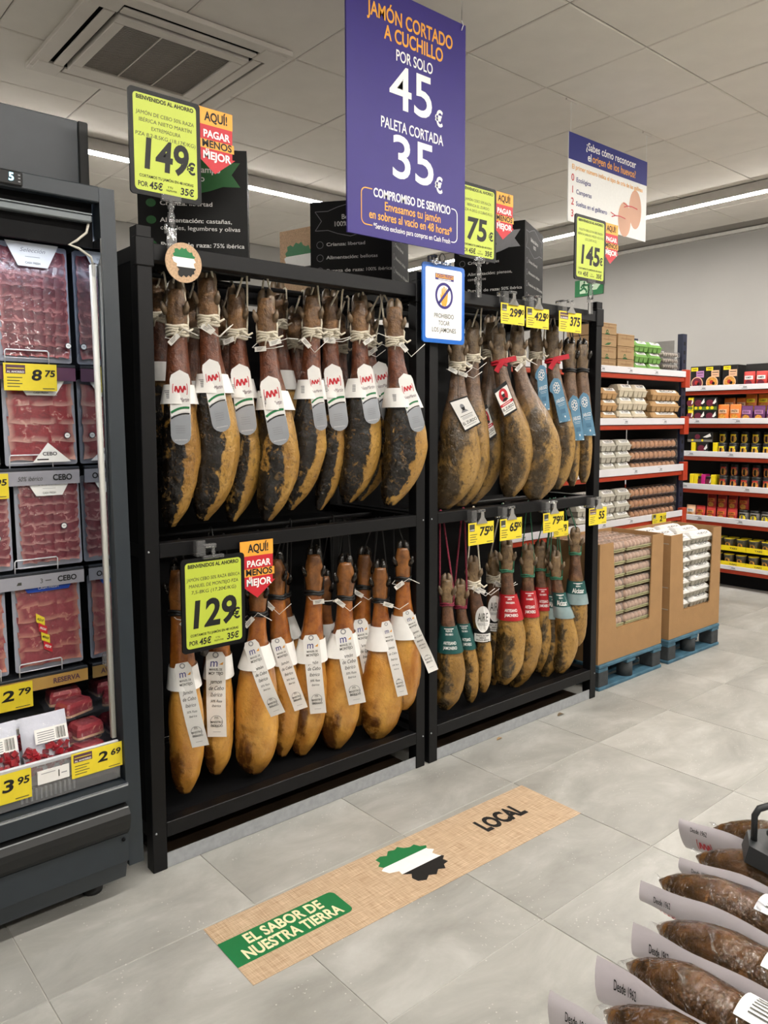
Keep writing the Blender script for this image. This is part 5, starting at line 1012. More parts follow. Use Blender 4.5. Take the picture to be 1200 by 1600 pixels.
# ---------------------------------------------------------------- egg cartons
def carton(name, L, D, H, nx, mlid, mbase, lab=True, lettm=None):
    t = thing(name, 'x', 'egg carton'); mb = MB(); hb = H*.48; cw, cd_ = L/nx, D/2
    def fr(x0, x1, y0, y1, z0, z1, i):
        a, b = (x1-x0)*i, (y1-y0)*i; mb.add([(x0+a, y0+b, z0), (x1-a, y0+b, z0), (x1-a, y1-b, z0), (x0+a, y1-b, z0), (x0, y0, z1), (x1, y0, z1), (x1, y1, z1), (x0, y1, z1)], [(0, 3, 2, 1), (0, 1, 5, 4), (1, 2, 6, 5), (2, 3, 7, 6), (3, 0, 4, 7), (4, 5, 6, 7)])
    for i in range(nx):
        for j in (0, 1): fr(-L/2+i*cw, -L/2+(i+1)*cw, j*cd_, (j+1)*cd_, 0, hb, .17)
    mb.box(-L/2-.004, L/2+.004, -.004, D+.004, hb-.003, hb+.002); part('tray', mb, mbase, t, True)
    def rg(a, b, z, c): x0, x1, y0, y1 = -L/2+a, L/2-a, b, D-b; return [(x0+c, y0, z), (x1-c, y0, z), (x1, y0+c, z), (x1, y1-c, z), (x1-c, y1, z), (x0+c, y1, z), (x0, y1-c, z), (x0, y0+c, z)]
    lid = part('lid', MB().loft([rg(0, 0, hb+.002, .012), rg(.006, .008, H*.74, .014), rg(.018, .026, H*.97, .014), rg(.022, .032, H, .014)], smooth=False), mlid, t, True)
    if lab:
        fn = lambda a, b, k: (-L/2+a, .004+.020*b/(.4*H)-.0008*k, hb+.012+b)
        pr = Print(fn); W = L; fs = lambda a, b, k: (-L/2+a, .008+(b/(H*.23))*.018-.001-.0006*k, H*.74+b)
        pr = Print(fs); pr.rect(W*.18, -.002, W*.88, H*.22, M_PAPER, 1); pr.text(lettm or 'HUEVOS', W*.55, H*.135, H*.17, M_INK, .03, width=W*.5); pr.rect(W*.32, H*.03, W*.72, H*.055, M_INKS, 2); pr.build(lid)
        pt = Print(lambda a, b, k: (-L/2+a, .034+b, H+.0005*k)); pt.rect(W*.22, 0, W*.92, D-.068, M_PAPER, 1); pt.build(lid, 'label')
    return t
C_PULP = mat('pulp_grey', '#b5b0a2', .85, 0, .06, 60, .2, 120); C_PULPD = mat('pulp_grey_dark', '#9d988b', .85, 0, .06, 60, .2, 120); C_BRN = mat('pulp_brown', '#b08c60', .85, 0, .06, 60, .2, 120); C_GRN = mat('pulp_green', '#6d9a4c', .8, 0, .08, 60, .2, 120); C_BEI = mat('pulp_beige', '#c8bda6', .85, 0, .05, 60, .2, 120)
C_EGG = mat('egg_shell', '#c9946a', .45, 0, .12, 30, obvar=.08); C_EGGW = mat('egg_pink', '#cda890', .45, 0, .12, 30, obvar=.06); C_SHELL = film('clear_shell', '#f4f0f2', .05, .10, 60, .35, .5)
egg_me = MB().lathe([(.004, .0), (.015, .005), (.0225, .018), (.0235, .028), (.020, .043), (.012, .054), (.003, .0585)], n=10).mesh('egg'); egg_me.materials.append(C_EGG)
egg_pale = egg_me.copy(); egg_pale.materials[0] = C_EGGW
def egg_pack(L, n, D, H, mtray, mshell, nrows=2, em=None):
    t = thing('egg_pack', 'x', 'egg pack'); part('tray', MB().box(-L/2, L/2, 0, D, 0, .006, .002).box(-L/2, L/2, -.003, .0, .012, .018), mtray, t, True)
    for j in range(nrows):
        for i in range(n):
            o = bpy.data.objects.new('egg', em or egg_me); COL.objects.link(o); o.parent = t; o.location = (-L/2+(i+.5)*L/n, D*(.25+.5*j) if nrows > 1 else D*.25, .008); s = (L/n)/.050; o.scale = (min(1.25, s), 1, min(1., (H-.014)/.0585))
    part('shell', MB().loft([[(-L/2*q, D/2-D/2*q2, z), (L/2*q, D/2-D/2*q2, z), (L/2*q, D/2+D/2*q2, z), (-L/2*q, D/2+D/2*q2, z)] for q, q2, z in ((1, 1, .014), (.99, .98, H*.7), (.96, .86, H))], smooth=False), mshell, t, True)
    return t

# ---------------------------------------------------------------- steel shelving
M_ORB = mat('beam_orange', '#b23a1e', .45, 0, .08, 20); M_UPR = mat('upright_blue', '#20263c', .45, .1, .1, 30); M_STRIP = mat('label_strip', '#dcdadd', .35, 0, .02, 10)
def shelving(name, label, axis, front, a0, a1, dep, levels, ztop, uprights, cx, kick=None):
    """axis 'x': runs along x at y=front facing -y; axis 'y': runs along y at x=front facing -x. levels: (strip top, strip bottom)"""
    f = (lambda a, d, z: (a, front+d, z)) if axis == 'x' else (lambda a, d, z: (front+d, a, z))
    def B(mb, A0, A1, d0, d1, z0, z1, ch=0):
        p, q = f(A0, d0, z0), f(A1, d1, z1); return mb.box(min(p[0], q[0]), max(p[0], q[0]), min(p[1], q[1]), max(p[1], q[1]), z0, z1, ch)
    t = thing(name, label, 'shelving', f((a0+a1)/2, dep/2, 0))
    for a in uprights:
        for d in (.03, dep-.06):
            u = part('upright', B(MB(), a-.035, a+.035, d, d+.045, 0, ztop), M_UPR, t); mb = MB()
            for z in np.arange(.1, ztop-.03, .075): B(mb, a-.012, a+.012, d-.002, d, z, z+.03)
            part('slot', mb, M_INK, u)['kind'] = 'stuff'
    for i, (zt, zb) in enumerate(levels):
        s = part('shelf_board', B(MB(), a0, a1, .03, dep, zb-.01, zb+.004), mat('shelf_board_grey', '#3a3634', .6, 0, .1, 10), t)
        part('beam', B(MB(), a0, a1, -.002, .045, zb-.038, zb-.004, .004), M_ORB, s); p = part('label_strip', B(MB(), a0, a1, -.016, -.004, zb, zt, .002), M_STRIP, s)
        fn = (lambda a, b, k: (a, front-.0165-.0004*k, zb+b)) if axis == 'x' else (lambda a, b, k: (front-.0165-.0004*k, -a, zb+b)); pr = Print(fn); h = zt-zb
        for q in range(int((a1-a0)/.42)+1):
            a = (a0 if axis == 'x' else -a1)+.22+q*.42+.05*((i*7+q*3) % 4)
            if a < (a1 if axis == 'x' else -a0)-.08: pr.rect(a, h*.2, a+.05, h*.28, M_GREY); pr.rect(a+.012, h*.36, a+.045, h*.6, M_GREY, 1); pr.rect(a-.02, h*.75, a+.03, h*.8, M_GREY)
        pr.build(p, 'shelf_tag')
        for a in uprights:
            s_ = part('beam_bracket', B(MB(), a-.045, a+.030, -.012, .03, zb-.085, zt+.015, .003), M_ORB, t)
    part('back_panel', B(MB(), a0, a1, dep-.012, dep, .1, ztop*.86 if axis == 'x' else 1.78), mat('shelf_back', '#2a2725', .7, 0, .1, 5), t)
    if kick: part('kick_plate', B(MB(), a0, a1, .13, .145, 0, kick), M_DARK, t)
    return t
EY = .95
ESH = shelving('egg_shelving', 'orange and blue steel shelving of egg cartons behind the pallets', 'x', EY, 2.75, 5.14, .55, [(1.905, 1.856), (1.515, 1.464), (1.132, 1.075), (.740, .690), (.21, .165)], 2.22, (2.80, 5.19), 0)
RXF = 5.75
part('end_panel', MB().box(5.145, 5.150, EY+.05, EY+.53, .1, 1.86), mat('shelf_back', '#2a2725', .7), ESH); part('end_panel', MB().box(5.145, 5.150, EY+.10, EY+.53, 1.86, 2.17), mat('end_panel_grey', '#8f8d8a', .6), ESH)
shelving('grocery_shelving', 'orange and blue steel shelving of instant noodles and jars along the far wall', 'y', RXF, -1.2, 1.90, .60, [(1.808, 1.762), (1.514, 1.466), (1.218, 1.170), (.920, .870), (.633, .582), (.208, .172)], 1.95, (-1.15, 1.95), 0, .16)
# brown boxes on the top shelf
zs = 1.87
def kbox(x, z, w, h, lb, leaf):
    t = thing('egg_box', lb, 'box', (x+w/2, EY+.02, z), group='brown boxes on the top egg shelf'); o = part('box', MB().box(x, x+w, EY+.02, EY+.32, z, z+h-.003, .003), M_KRAFT, t); pr = Print(facing(x, EY+.0195, z)); bi = mat('kraft_ink', '#7d5a3a', .7)
    pr.rect(.0, h*.84, w, h*.88, bi); pr.text('HuevoSano', w*.5, h*.60, h*.2, bi, .0, shear=.2, width=w*.62); pr.line([(w*.5, h*.52), (w*.51, h*.86)], .004, bi)
    if leaf == 1: pr.disc(w*.42, h*.22, h*.17, M_DGREEN, 1); pr.disc(w*.42, h*.22, h*.09, M_KRAFT, 2); pr.rect(w*.30, 0, w*.56, h*.1, M_DGREEN, 1)
    elif leaf == 2: pr.poly([(w*.25, h*.1), (w*.55, h*.15), (w*.68, h*.35), (w*.45, h*.32)], M_DGREEN)
    pr.build(o, 'print')
for k in range(4): kbox(3.945, zs+k*.089, .212, .089, 'brown egg box in the left stack beside the rack post, %s from the bottom' % ORD[k], (1, 1, 2, 1)[k])
for k in range(3): kbox(4.178, zs+k*.096, .225, .096, 'brown egg box in the stack beside the green cartons, %s from the bottom' % ORD[k], (1, 1, 0)[k])
for k in range(2): kbox(3.70, zs+k*.10, .20, .10, 'brown egg box left of the rack post, %s' % ('lower one' if k == 0 else 'upper one'), 1)
def stack(proto, xs, z0, dz, n, y, lb, grp, jit=.004):
    r = random.Random(int(z0*1000)+len(xs))
    for c, x in enumerate(xs):
        for k in range(n):
            cn = '' if len(xs) == 1 else ', %s column' % (('left', 'right') if len(xs) == 2 else ('left', 'middle', 'right'))[c]
            spawn(proto, (x+r.uniform(-jit, jit), y, z0+k*dz), r.uniform(-.02, .02), lb % (('bottom', 'middle', 'top', 'highest')[k], cn), grp)
pg = carton('egg_carton', .188, .105, .083, 3, C_GRN, C_GRN, True, 'CAMPO'); stack(pg, (4.51, 4.715), zs, .084, 3, EY+.02, 'green egg carton on the top egg shelf, %s of its stack%s', 'green egg cartons'); purge(pg)
pb = carton('egg_carton', .20, .105, .085, 3, C_BRN, C_BRN, True, 'YEMA'); stack(pb, (3.86, 4.09), 1.480, .090, 3, EY+.02, 'short brown egg carton by the rack post, second shelf, %s of its stack%s', 'short brown egg cartons'); purge(pb)
pe = carton('egg_carton', .195, .13, .098, 3, C_BEI, C_BEI, True, 'LA YEMA'); stack(pe, (4.31, 4.515), 1.480, .100, 3, EY+.02, 'beige egg carton on the second egg shelf, %s of its stack%s', 'beige egg cartons'); purge(pe)
pl = carton('egg_carton', .42, .12, .088, 6, C_BRN, C_BRN, True, 'ECO'); stack(pl, (4.90,), 1.480, .090, 3, EY+.02, 'long brown egg carton on the second egg shelf, %s of its stack%s', 'long brown egg cartons'); purge(pl)
pw = carton('egg_carton', .195, .105, .084, 3, C_PULP, C_PULP, True, 'HUEVOS')
stack(pw, (3.80, 4.09, 4.30), 1.090, .088, 3, EY+.02, 'grey egg carton on the third egg shelf, %s of its stack%s', 'grey egg cartons on the third shelf'); stack(pw, (3.80, 4.09, 4.30), .705, .088, 3, EY+.02, 'grey egg carton on the fourth egg shelf, %s of its stack%s', 'grey egg cartons on the fourth shelf')
ep = egg_pack(.69, 10, .11, .078, C_SHELL, C_SHELL)
stack(ep, (4.775,), 1.090, .088, 3, EY+.03, 'clear pack of brown eggs on the third egg shelf, %s of its stack%s', 'clear packs of brown eggs on the third shelf'); stack(ep, (4.775,), .705, .088, 3, EY+.03, 'clear pack of brown eggs on the fourth egg shelf, %s of its stack%s', 'clear packs of brown eggs on the fourth shelf'); purge(ep)
# small dark quail packs
qm = MB().lathe([(.003, 0), (.012, .006), (.0135, .016), (.008, .028), (.002, .031)], n=8).mesh('egg'); qm.materials.append(mat('quail_shell', '#8f857a', .5, 0, .6, 120))
for k in range(4):
    t = thing('quail_egg_pack', 'clear pack of speckled quail eggs on the top egg shelf, %s of its stack' % ('bottom', 'second', 'third', 'top')[k], 'egg pack', (4.97, EY+.02, zs+k*.048), group='quail egg packs')
    part('tray', MB().box(-.12, .12, 0, .10, 0, .004), C_SHELL, t, True)
    for i in range(7):
        for j in range(2): o = bpy.data.objects.new('egg', qm); COL.objects.link(o); o.parent = t; o.location = (-.105+i*.035, .02+.04*j, .006)
    part('shell', MB().box(-.122, .122, -.004, .104, .004, .044, .006), C_SHELL, t, True)
# yellow price tag hanging from the fourth shelf strip
small_tag(4.655, 4.865, .742, .635, '2', '15', 'yellow price tag reading 2 on the lowest visible egg shelf strip', y=EY-.024, holder=False, mono=True, group='yellow price tags')

# ---------------------------------------------------------------- pallets with display boxes
M_PAL = mat('pallet_blue', '#3d6376', .7, 0, .25, 18); M_PALB = mat('pallet_block', '#35393b', .8, 0, .2, 30)
def pallet(x0, x1, y0, y1, lb):
    t = thing('pallet', lb, 'pallet', ((x0+x1)/2, (y0+y1)/2, 0), group='blue pallets')
    for i in range(3): yy = lerp(y0, y1-.10, i/2); part('bottom_board', MB().box(x0, x1, yy, yy+.10, 0, .02, .004), M_PAL, t)
    for i in range(5): yy = lerp(y0, y1-.10, i/4); part('deck_board', MB().box(x0, x1, yy, yy+.10, .125, .145, .004), M_PAL, t)
    for i in range(3): xx = lerp(x0, x1-.09, i/2); part('stringer', MB().box(xx, xx+.09, y0+.004, y1-.004, .104, .125, .003), M_PAL, t)
    for i in range(3):
        for j in range(3):
            cx_, cy_ = (x0+.05, (x0+x1)/2, x1-.05)[i], (y0+.05, (y0+y1)/2, y1-.05)[j]
            if i == 1: part('block', MB().lathe([(.046, .02), (.046, .104)], (cx_, cy_, 0), 16), M_PALB, t)
            else: part('block', MB().box(cx_-.045, cx_+.045, cy_-.045, cy_+.045, .02, .104, .004), M_PALB, t)
pallet(2.60, 3.255, .03, .43, 'blue pallet next to the right ham rack'); pallet(3.335, 3.985, .03, .43, 'blue pallet farther from the ham racks, nearer the grocery shelving')
def dbox(x0, x1, y0, y1, z0, z1, win, lb):
    """open-topped card display box with a cut-out front; win: xl_top, xr_top, xl_bot, xr_bot, zbot"""
    t = thing('display_carton', lb, 'cardboard box', ((x0+x1)/2, (y0+y1)/2, z0), group='card display boxes on pallets'); xlt, xrt, xlb, xrb, zb = win; th = .007
    O = [(x0, z0), (x1, z0), (x1, z1), (xrt, z1), (xrb+.012, zb+.012), (xrb, zb), (xlb, zb), (xlb-.012, zb+.012), (xlt, z1), (x0, z1)]
    part('front_panel', MB().prism(O, lambda a, b, k: (a, y0+k, b), 0, th), M_CARD, t); part('side_panel', MB().box(x0, x0+th, y0+th, y1, z0, z1), M_CARD, t); part('side_panel', MB().box(x1-th, x1, y0+th, y1, z0, z1), M_CARD, t); part('back_panel', MB().box(x0, x1, y1, y1+th, z0, z1), M_CARD, t); part('bottom_panel', MB().box(x0+th, x1-th, y0+th, y1, z0, z0+.006), M_CARD, t)
dbox(2.605, 3.268, .045, .40, .146, .820, (2.735, 3.146, 2.79, 3.118, .318), 'card display box of clear egg packs next to the right ham rack'); dbox(3.358, 4.000, .045, .40, .146, .795, (3.495, 3.892, 3.54, 3.854, .300), 'card display box of white egg cartons nearer the grocery shelving')
ep = egg_pack(.195, 5, .10, .058, mat('tray_olive', '#a39f78', .6, 0, .1, 40), film('clear_shell_white', '#f8f0ea', .12, .10, 60, .35, .5), em=egg_pale); ep2 = egg_pack(.27, 7, .10, .058, MATS['tray_olive'], MATS['clear_shell_white'], em=egg_pale)
part('filler', MB().box(-.0975, .0975, 0, .1, 0, .001), MATS['tray_olive'], ep, True)
for k in range(7):
    for c, x in enumerate((2.775, 3.005)):
        spawn(ep if c == 0 else ep2, (x if c == 0 else 3.03, .060, .325+k*.0715), 0, 'clear egg pack by the rack, %s row from the bottom, %s column' % (ORD[k], ('left', 'right')[c]), 'clear egg packs in the display box')
for r_, y in enumerate((.170, .280)):
    for c, x in enumerate((2.775, 3.03)): spawn(ep2 if c else ep, (x, y, .325+6*.0715), 0, 'clear egg pack atop the box by the rack, row %s behind the front, %s column' % (('one', 'two', 'three', 'four')[r_], ('left', 'right')[c]), 'clear egg packs in the display box')
sp = solo('cardboard_insert', MB().box(2.62, 3.25, .168, .395, .153, .745), M_CARD, 'inner card block carrying the upper egg packs in the box by the rack', 'cardboard box', (2.93, .28, .153)); solo('cardboard_insert', MB().box(3.373, 3.985, .175, .395, .153, .725), M_CARD, 'inner card block inside the farther display box', 'cardboard box', (3.68, .28, .153))
solo('cardboard_insert', MB().box(2.62, 3.25, .053, .17, .153, .322), M_CARD, 'low card block under the front egg packs in the box by the rack', 'cardboard box', (2.93, .11, .153)); solo('cardboard_insert', MB().box(3.373, 3.985, .053, .175, .153, .302), M_CARD, 'low card block under the front cartons in the farther display box', 'cardboard box', (3.68, .11, .153))
purge(ep); purge(ep2); r = random.Random(3)
pwl = carton('egg_carton', .27, .105, .062, 6, mat('pulp_white', '#d5d3cf', .8, 0, .03, 50, .2, 120), C_PULPD, True, 'HUEVOS')
for k in range(7):
    for c, x in enumerate((3.50, 3.785)): spawn(pwl, (x+r.uniform(-.012, .012), .060, .305+k*.068), r.uniform(-.03, .03), 'white egg carton in the farther display box, %s row from the bottom, %s column' % (ORD[k], ('left', 'right')[c]), 'white egg cartons in the display box')
for r_, y in enumerate((.178, .288)):
    for c, x in enumerate((3.52, 3.83)): spawn(pwl, (x, y, .728), 0, 'white egg carton atop the farther box, row %s behind the front, %s column' % (('one', 'two', 'three', 'four')[r_], ('left', 'right')[c]), 'white egg cartons in the display box')
purge(pwl); purge(pw)

# ---------------------------------------------------------------- groceries on the far shelving (faces look to -x)
def fx(t_): return lambda a, b, k: (-.0006*k, -a, b)     # product face: a to the viewer's right (-y), b up
C_BLK = mat('pack_black', '#1b1a19', .4, 0, .15, 30); C_NOOD = mat('noodle_print', '#cf9440', .5, 0, .4, 60); C_MAROON = mat('pack_maroon', '#6a2437', .45, 0, .1, 40); C_PEACH = mat('pack_peach', '#e0b48f', .5, 0, .06, 40); C_LILAC = mat('pack_lilac', '#b57fb0', .5, 0, .06, 40); C_PURP = mat('pack_purple', '#5c2a5e', .5, 0, .08, 40); C_ORG = mat('pack_orange', '#d9762e', .45, 0, .12, 40); C_YELP = mat('pack_yellow', '#f0d81c', .45, 0, .04, 40); C_RED2 = mat('pack_red', '#b5322c', .45, 0, .08, 40); C_GRNP = mat('pack_leaf', '#5d7a2e', .5, 0, .2, 50); C_GRY = mat('pack_grey', '#77736c', .5, 0, .1, 40); C_MAG = mat('pack_magenta', '#c9247c', .45, 0, .05, 40)
def prod(name, cat): return thing(name, 'x', cat)
def box_at(t, w, d, h, m, nm='box'): return part(nm, MB().box(0, d, -w, 0, 0, h, .003), m, t, True)
def noodle_box(panel, bowl):
    t = prod('noodle_box', 'noodle box'); w, h = .135, .212; o = box_at(t, w, .16, h, C_BLK); pr = Print(fx(t)); pr.rect(.008, h*.80, .072, h*.95, C_YELP); pr.text('YAKI', .04, h*.875, .02, M_INK, .02, k=3); pr.rect(w*.42, h*.52, w*.95, h*.80, panel, 1); pr.rect(w*.48, h*.70, w*.9, h*.73, M_INK, 2); pr.rect(w*.5, h*.6, w*.85, h*.62, M_BROWNINK, 2); pr.disc(w*.48, h*.29, .055, bowl, 2); pr.ring(w*.48, h*.29, .048, .056, C_PEACH, 3); pr.disc(w*.45, h*.31, .018, C_RED2, 4); pr.disc(w*.58, h*.26, .014, C_BLK, 4); pr.rect(w*.36, h*.02, w*.62, h*.09, C_YELP, 3); pr.build(o, 'print'); return t
def pouch(w, h, d, top, bot, brand=M_WHITE, tray=None, word='MIX'):
    t = prod('food_pouch', 'food pouch'); n = 10
    rg = lambda z, q, ww: [(d/2-d/2*q*math.sin(PI*i/n)*1.0, -w/2-ww/2*math.cos(PI*i/n)*-1, z) for i in range(n+1)]+[(d/2+d/2*q*math.sin(PI*i/n), -w/2+ww/2*math.cos(PI*i/n), z) for i in range(n+1)]
    R = [[(p[0], p[1], p[2]) for p in rg(z, q, ww)] for z, q, ww in ((0, .7, w*.9), (h*.12, 1, w*.98), (h*.5, .9, w), (h*.82, .5, w), (h*.94, .08, w*.97), (h, .06, w*.96))]
    o = part('pouch', MB().loft(R), top, t, True); pr = Print(lambda a, b, k: (d/2-d/2*(.98 if b < h*.5 else .85)*max(0., 1-((a-w/2)/(w/2))**2)**.5-.003-.0007*k, -a, b)); pr.rect(w*.14, h*.52, w*.86, h*.74, brand, 1, 6); pr.text(word, w*.5, h*.63, h*.16, M_INK, .02, width=w*.5); pr.disc(w*.5, h*.30, w*.30, bot, 1, h*.18, 16); pr.build(o, 'print')
    if tray: part('tray', MB().box(-.006, d, -w-.003, .003, 0, h*.24, .002), tray, t, True)
    return t
def jar(m, ring_, c, w=.083, h=.118):
    t = prod('food_jar', 'jar'); r_ = w/2; o = part('jar', MB().lathe([(r_*.9, 0), (r_, .006), (r_, h*.78), (r_*.92, h*.86)], (r_, -r_, 0), 16), m, t, True); part('lid', MB().lathe([(r_*.95, h*.84), (r_*.96, h*.86), (r_*.96, h), (r_*.9, h+.002)], (r_, -r_, 0), 16), C_BLK, t, True)
    pr = Print(lambda a, b, k: (r_-(r_+.0006+.0006*k)*math.cos((a-r_)/r_*1.0), -r_-(r_+.0006*k)*math.sin((a-r_)/r_*1.0), b)); pr.disc(r_, h*.42, r_*.62, c, 2, h*.26, 18); pr.ring(r_, h*.42, r_*.6, r_*.72, ring_, 2, q=h*.28/(r_*.65), n=18); pr.rect(r_*.4, h*.66, r_*1.6, h*.76, ring_, 2, 4); pr.rect(r_*.6, h*.06, r_*1.4, h*.12, M_WHITE, 2, 3); pr.build(o, 'print'); return t
def small_carton(w, h, m, acc, acc2, word=''):
    t = prod('food_carton', 'food carton'); o = box_at(t, w, .12, h, m); pr = Print(fx(t)); pr.disc(w*.40, h*.55, h*.30, C_MAROON, 1, h*.26, 16); pr.poly([(w*.62, h*.5), (w*.9, h*.9), (w*.95, h*.6), (w*.78, h*.45)], M_PAPER, 2); pr.rect(0, 0, w, h*.26, acc, 1); pr.disc(w*.2, h*.16, h*.12, acc2, 2, None, 12); pr.disc(w*.6, h*.16, h*.13, acc2, 2, None, 12); pr.build(o, 'print'); return t
def cup():
    t = prod('food_cup', 'food cup'); h, r_ = .098, .043; o = part('cup', MB().lathe([(r_*.80, 0), (r_*.98, h*.94), (r_*1.04, h*.95), (r_*1.04, h)], (r_, -r_, 0), 16), C_GRY, t, True); part('lid', MB().lathe([(r_*1.06, h*.985), (r_*1.06, h*1.01), (r_*.9, h*1.02)], (r_, -r_, 0), 16), C_YELP, t, True); pr = Print(lambda a, b, k: (r_-(r_*(.86+.12*b/h)+.0006*k+.001)*math.cos((a-r_)/r_), -r_-(r_*(.86+.12*b/h)+.0006*k)*math.sin((a-r_)/r_), b)); pr.disc(r_, h*.4, r_*.6, C_NOOD, 1, h*.3, 16); pr.rect(r_*.4, h*.74, r_*1.6, h*.86, M_INKS, 1, 4); pr.build(o, 'print'); return t
def ptray(w, h, word):
    t = prod('card_tray', 'card tray'); o = part('tray', MB().box(-.004, .16, -w, 0, 0, .004).box(-.004, 0, -w, 0, 0, h), C_YELP, t, True); pr = Print(lambda a, b, k: (-.004-.0006*k, -a, b)); pr.text(word, w*.5, h*.5, h*.5, M_INKS, .02, width=w*.3); pr.build(o, 'print'); return t
def row(proto, y0, dy, n, z, lb, grp, x=RXF+.012, rows=1, dz=0.):
    for k in range(rows):
        for i in range(n):
            spawn(proto, (x, y0-i*dy, z+k*dz), 0, lb % (ORD[i]+' from the egg shelving' if n > 1 else 'beside the egg shelving'), grp)
L1, L2, L3, L4, L5, L6 = 1.772, 1.472, 1.176, .877, .589, .180
for i, (pn, bw, y, lb) in enumerate(((C_LILAC, C_MAROON, 1.225, 'black noodle box with lilac panel on the top grocery shelf'), (C_PEACH, C_NOOD, 1.085, 'black noodle box with peach panel, left one on the top grocery shelf'), (C_PEACH, C_NOOD, .925, 'black noodle box with peach panel, right one on the top grocery shelf'))):
    p = noodle_box(pn, bw); p.location = (RXF+.012, y, L1); tag(p, lb, 'noodle box', 'noodle boxes on the top shelf')
p = pouch(.098, .145, .05, C_RED2, C_MAROON, M_PAPER, C_BLK, 'RAMEN'); row(p, .745, .105, 4, L1, 'red and white pouch on the top grocery shelf, %s', 'pouches on the top shelf'); purge(p)
p = prod('card_tray', 'x'); box_at(p, .30, .10, .215, C_BLK, 'tray'); p.location = (RXF+.11, .765, L1); tag(p, 'tall black open carton behind the red and white pouches on the top shelf', 'card tray')
p = small_carton(.108, .115, C_BLK, C_GRNP, C_YELP); row(p, 1.185, .108, 2, L2, 'black and green carton, lower layer of second grocery shelf, %s', 'black and green cartons'); row(p, 1.185, .108, 2, L2+.118, 'black and green carton, upper layer of second grocery shelf, %s', 'black and green cartons'); purge(p)
p = small_carton(.05, .115, C_YELP, C_YELP, C_GRNP); row(p, 1.24, .1, 1, L2, 'narrow yellow carton in the lower layer of the second grocery shelf %s', 'narrow yellow cartons'); row(p, 1.24, .1, 1, L2+.118, 'narrow yellow carton in the upper layer of the second grocery shelf %s', 'narrow yellow cartons'); purge(p)
p = pouch(.102, .165, .05, C_ORG, C_NOOD, C_PEACH, C_YELP, 'PASTA'); row(p, .968, .108, 2, L2, 'orange pouch on the second grocery shelf, %s', 'orange pouches'); row(p, .955, .108, 2, L2+.06, 'orange pouch at the back of the second grocery shelf, %s', 'orange pouches', RXF+.10); purge(p)
p = pouch(.100, .150, .05, C_PURP, C_NOOD, C_LILAC, C_YELP, 'NOODLE'); row(p, .758, .107, 4, L2, 'purple pouch in a yellow tray on the second grocery shelf, %s', 'purple pouches'); purge(p)
p = pouch(.100, .150, .05, C_ORG, C_NOOD, C_YELP, C_YELP, 'CURRY'); row(p, .758, .107, 4, L2+.10, 'orange pouch in a raised tray, second grocery shelf, %s', 'raised pouches', RXF+.09); purge(p)
# third shelf
p = small_carton(.235, .085, C_BLK, C_GRY, C_YELP); row(p, 1.235, .24, 1, L3+.125, 'wide black carton atop the third shelf row, %s', 'wide black cartons'); purge(p)
p = prod('food_carton', 'food carton'); box_at(p, .04, .1, .12, C_YELP); p0 = p
for i, y in enumerate((1.20, .995)): spawn(p0, (RXF+.012, y, L3), 0, 'slim yellow carton on the third grocery shelf, %s' % ('left' if i == 0 else 'right'), 'slim yellow cartons')
purge(p0)
p = small_carton(.105, .118, C_BLK, C_GRY, C_YELP); spawn(p, (RXF+.012, 1.145, L3), 0, 'black carton with yellow dot between the slim yellow cartons', 'black cartons'); purge(p)
p = jar(C_BLK, C_YELP, C_NOOD); row(p, .962, .098, 6, L3, 'dark jar with yellow label, front of third shelf, %s', 'dark jars'); row(p, 1.0, .098, 6, L3+.105, 'dark jar in the raised rear row of the third shelf, %s', 'dark jars', RXF+.11); purge(p)
p = jar(C_BLK, C_RED2, C_NOOD, .088, .125); row(p, .945, .096, 6, L4, 'dark jar with red label, front of fourth shelf, %s', 'dark red jars'); row(p, .985, .096, 6, L4+.105, 'dark jar in the raised rear row of the fourth shelf, %s', 'dark red jars', RXF+.11); purge(p)
for i, (m, y, nm) in enumerate(((C_YELP, 1.205, 'slim yellow carton on the fourth shelf, nearest the egg shelving'), (C_YELP, 1.165, 'slim yellow carton on the fourth shelf, second'), (C_MAG, 1.095, 'slim magenta carton on the fourth grocery shelf'), (C_YELP, 1.005, 'slim yellow carton on the fourth shelf beside the red jars'))):
    p = prod('food_carton', 'food carton'); box_at(p, .034, .1, .128, m); p.location = (RXF+.012, y, L4); tag(p, nm, 'food carton', 'slim cartons')
p = small_carton(.052, .11, C_BLK, C_ORG, C_YELP); spawn(p, (RXF+.02, 1.055, L4), 0, 'small black and orange carton beside the magenta carton', 'black cartons'); spawn(p, (RXF+.02, 1.128, L4), 0, 'small black and orange carton left of the magenta carton', 'black cartons'); purge(p)
p = pouch(.088, .128, .05, C_RED2, C_NOOD, C_ORG, None, 'SOPA'); row(p, 1.145, .098, 4, L5, 'red orange soup pouch on the fifth grocery shelf, %s', 'soup pouches'); row(p, 1.09, .098, 4, L5+.10, 'soup pouch in the raised rear row of the fifth shelf, %s', 'soup pouches', RXF+.11); purge(p)
p = pouch(.088, .128, .05, C_PEACH, C_NOOD, M_PAPER, None, 'SOPA'); row(p, 1.237, .098, 1, L5, 'pale soup pouch on the fifth grocery shelf %s', 'pale soup pouches'); purge(p)
p = jar(C_GRY, C_BLK, C_YELP, .088, .118); row(p, .755, .096, 4, L5, 'jar with pale yellow round label on the fifth grocery shelf, %s', 'yellow label jars'); purge(p)
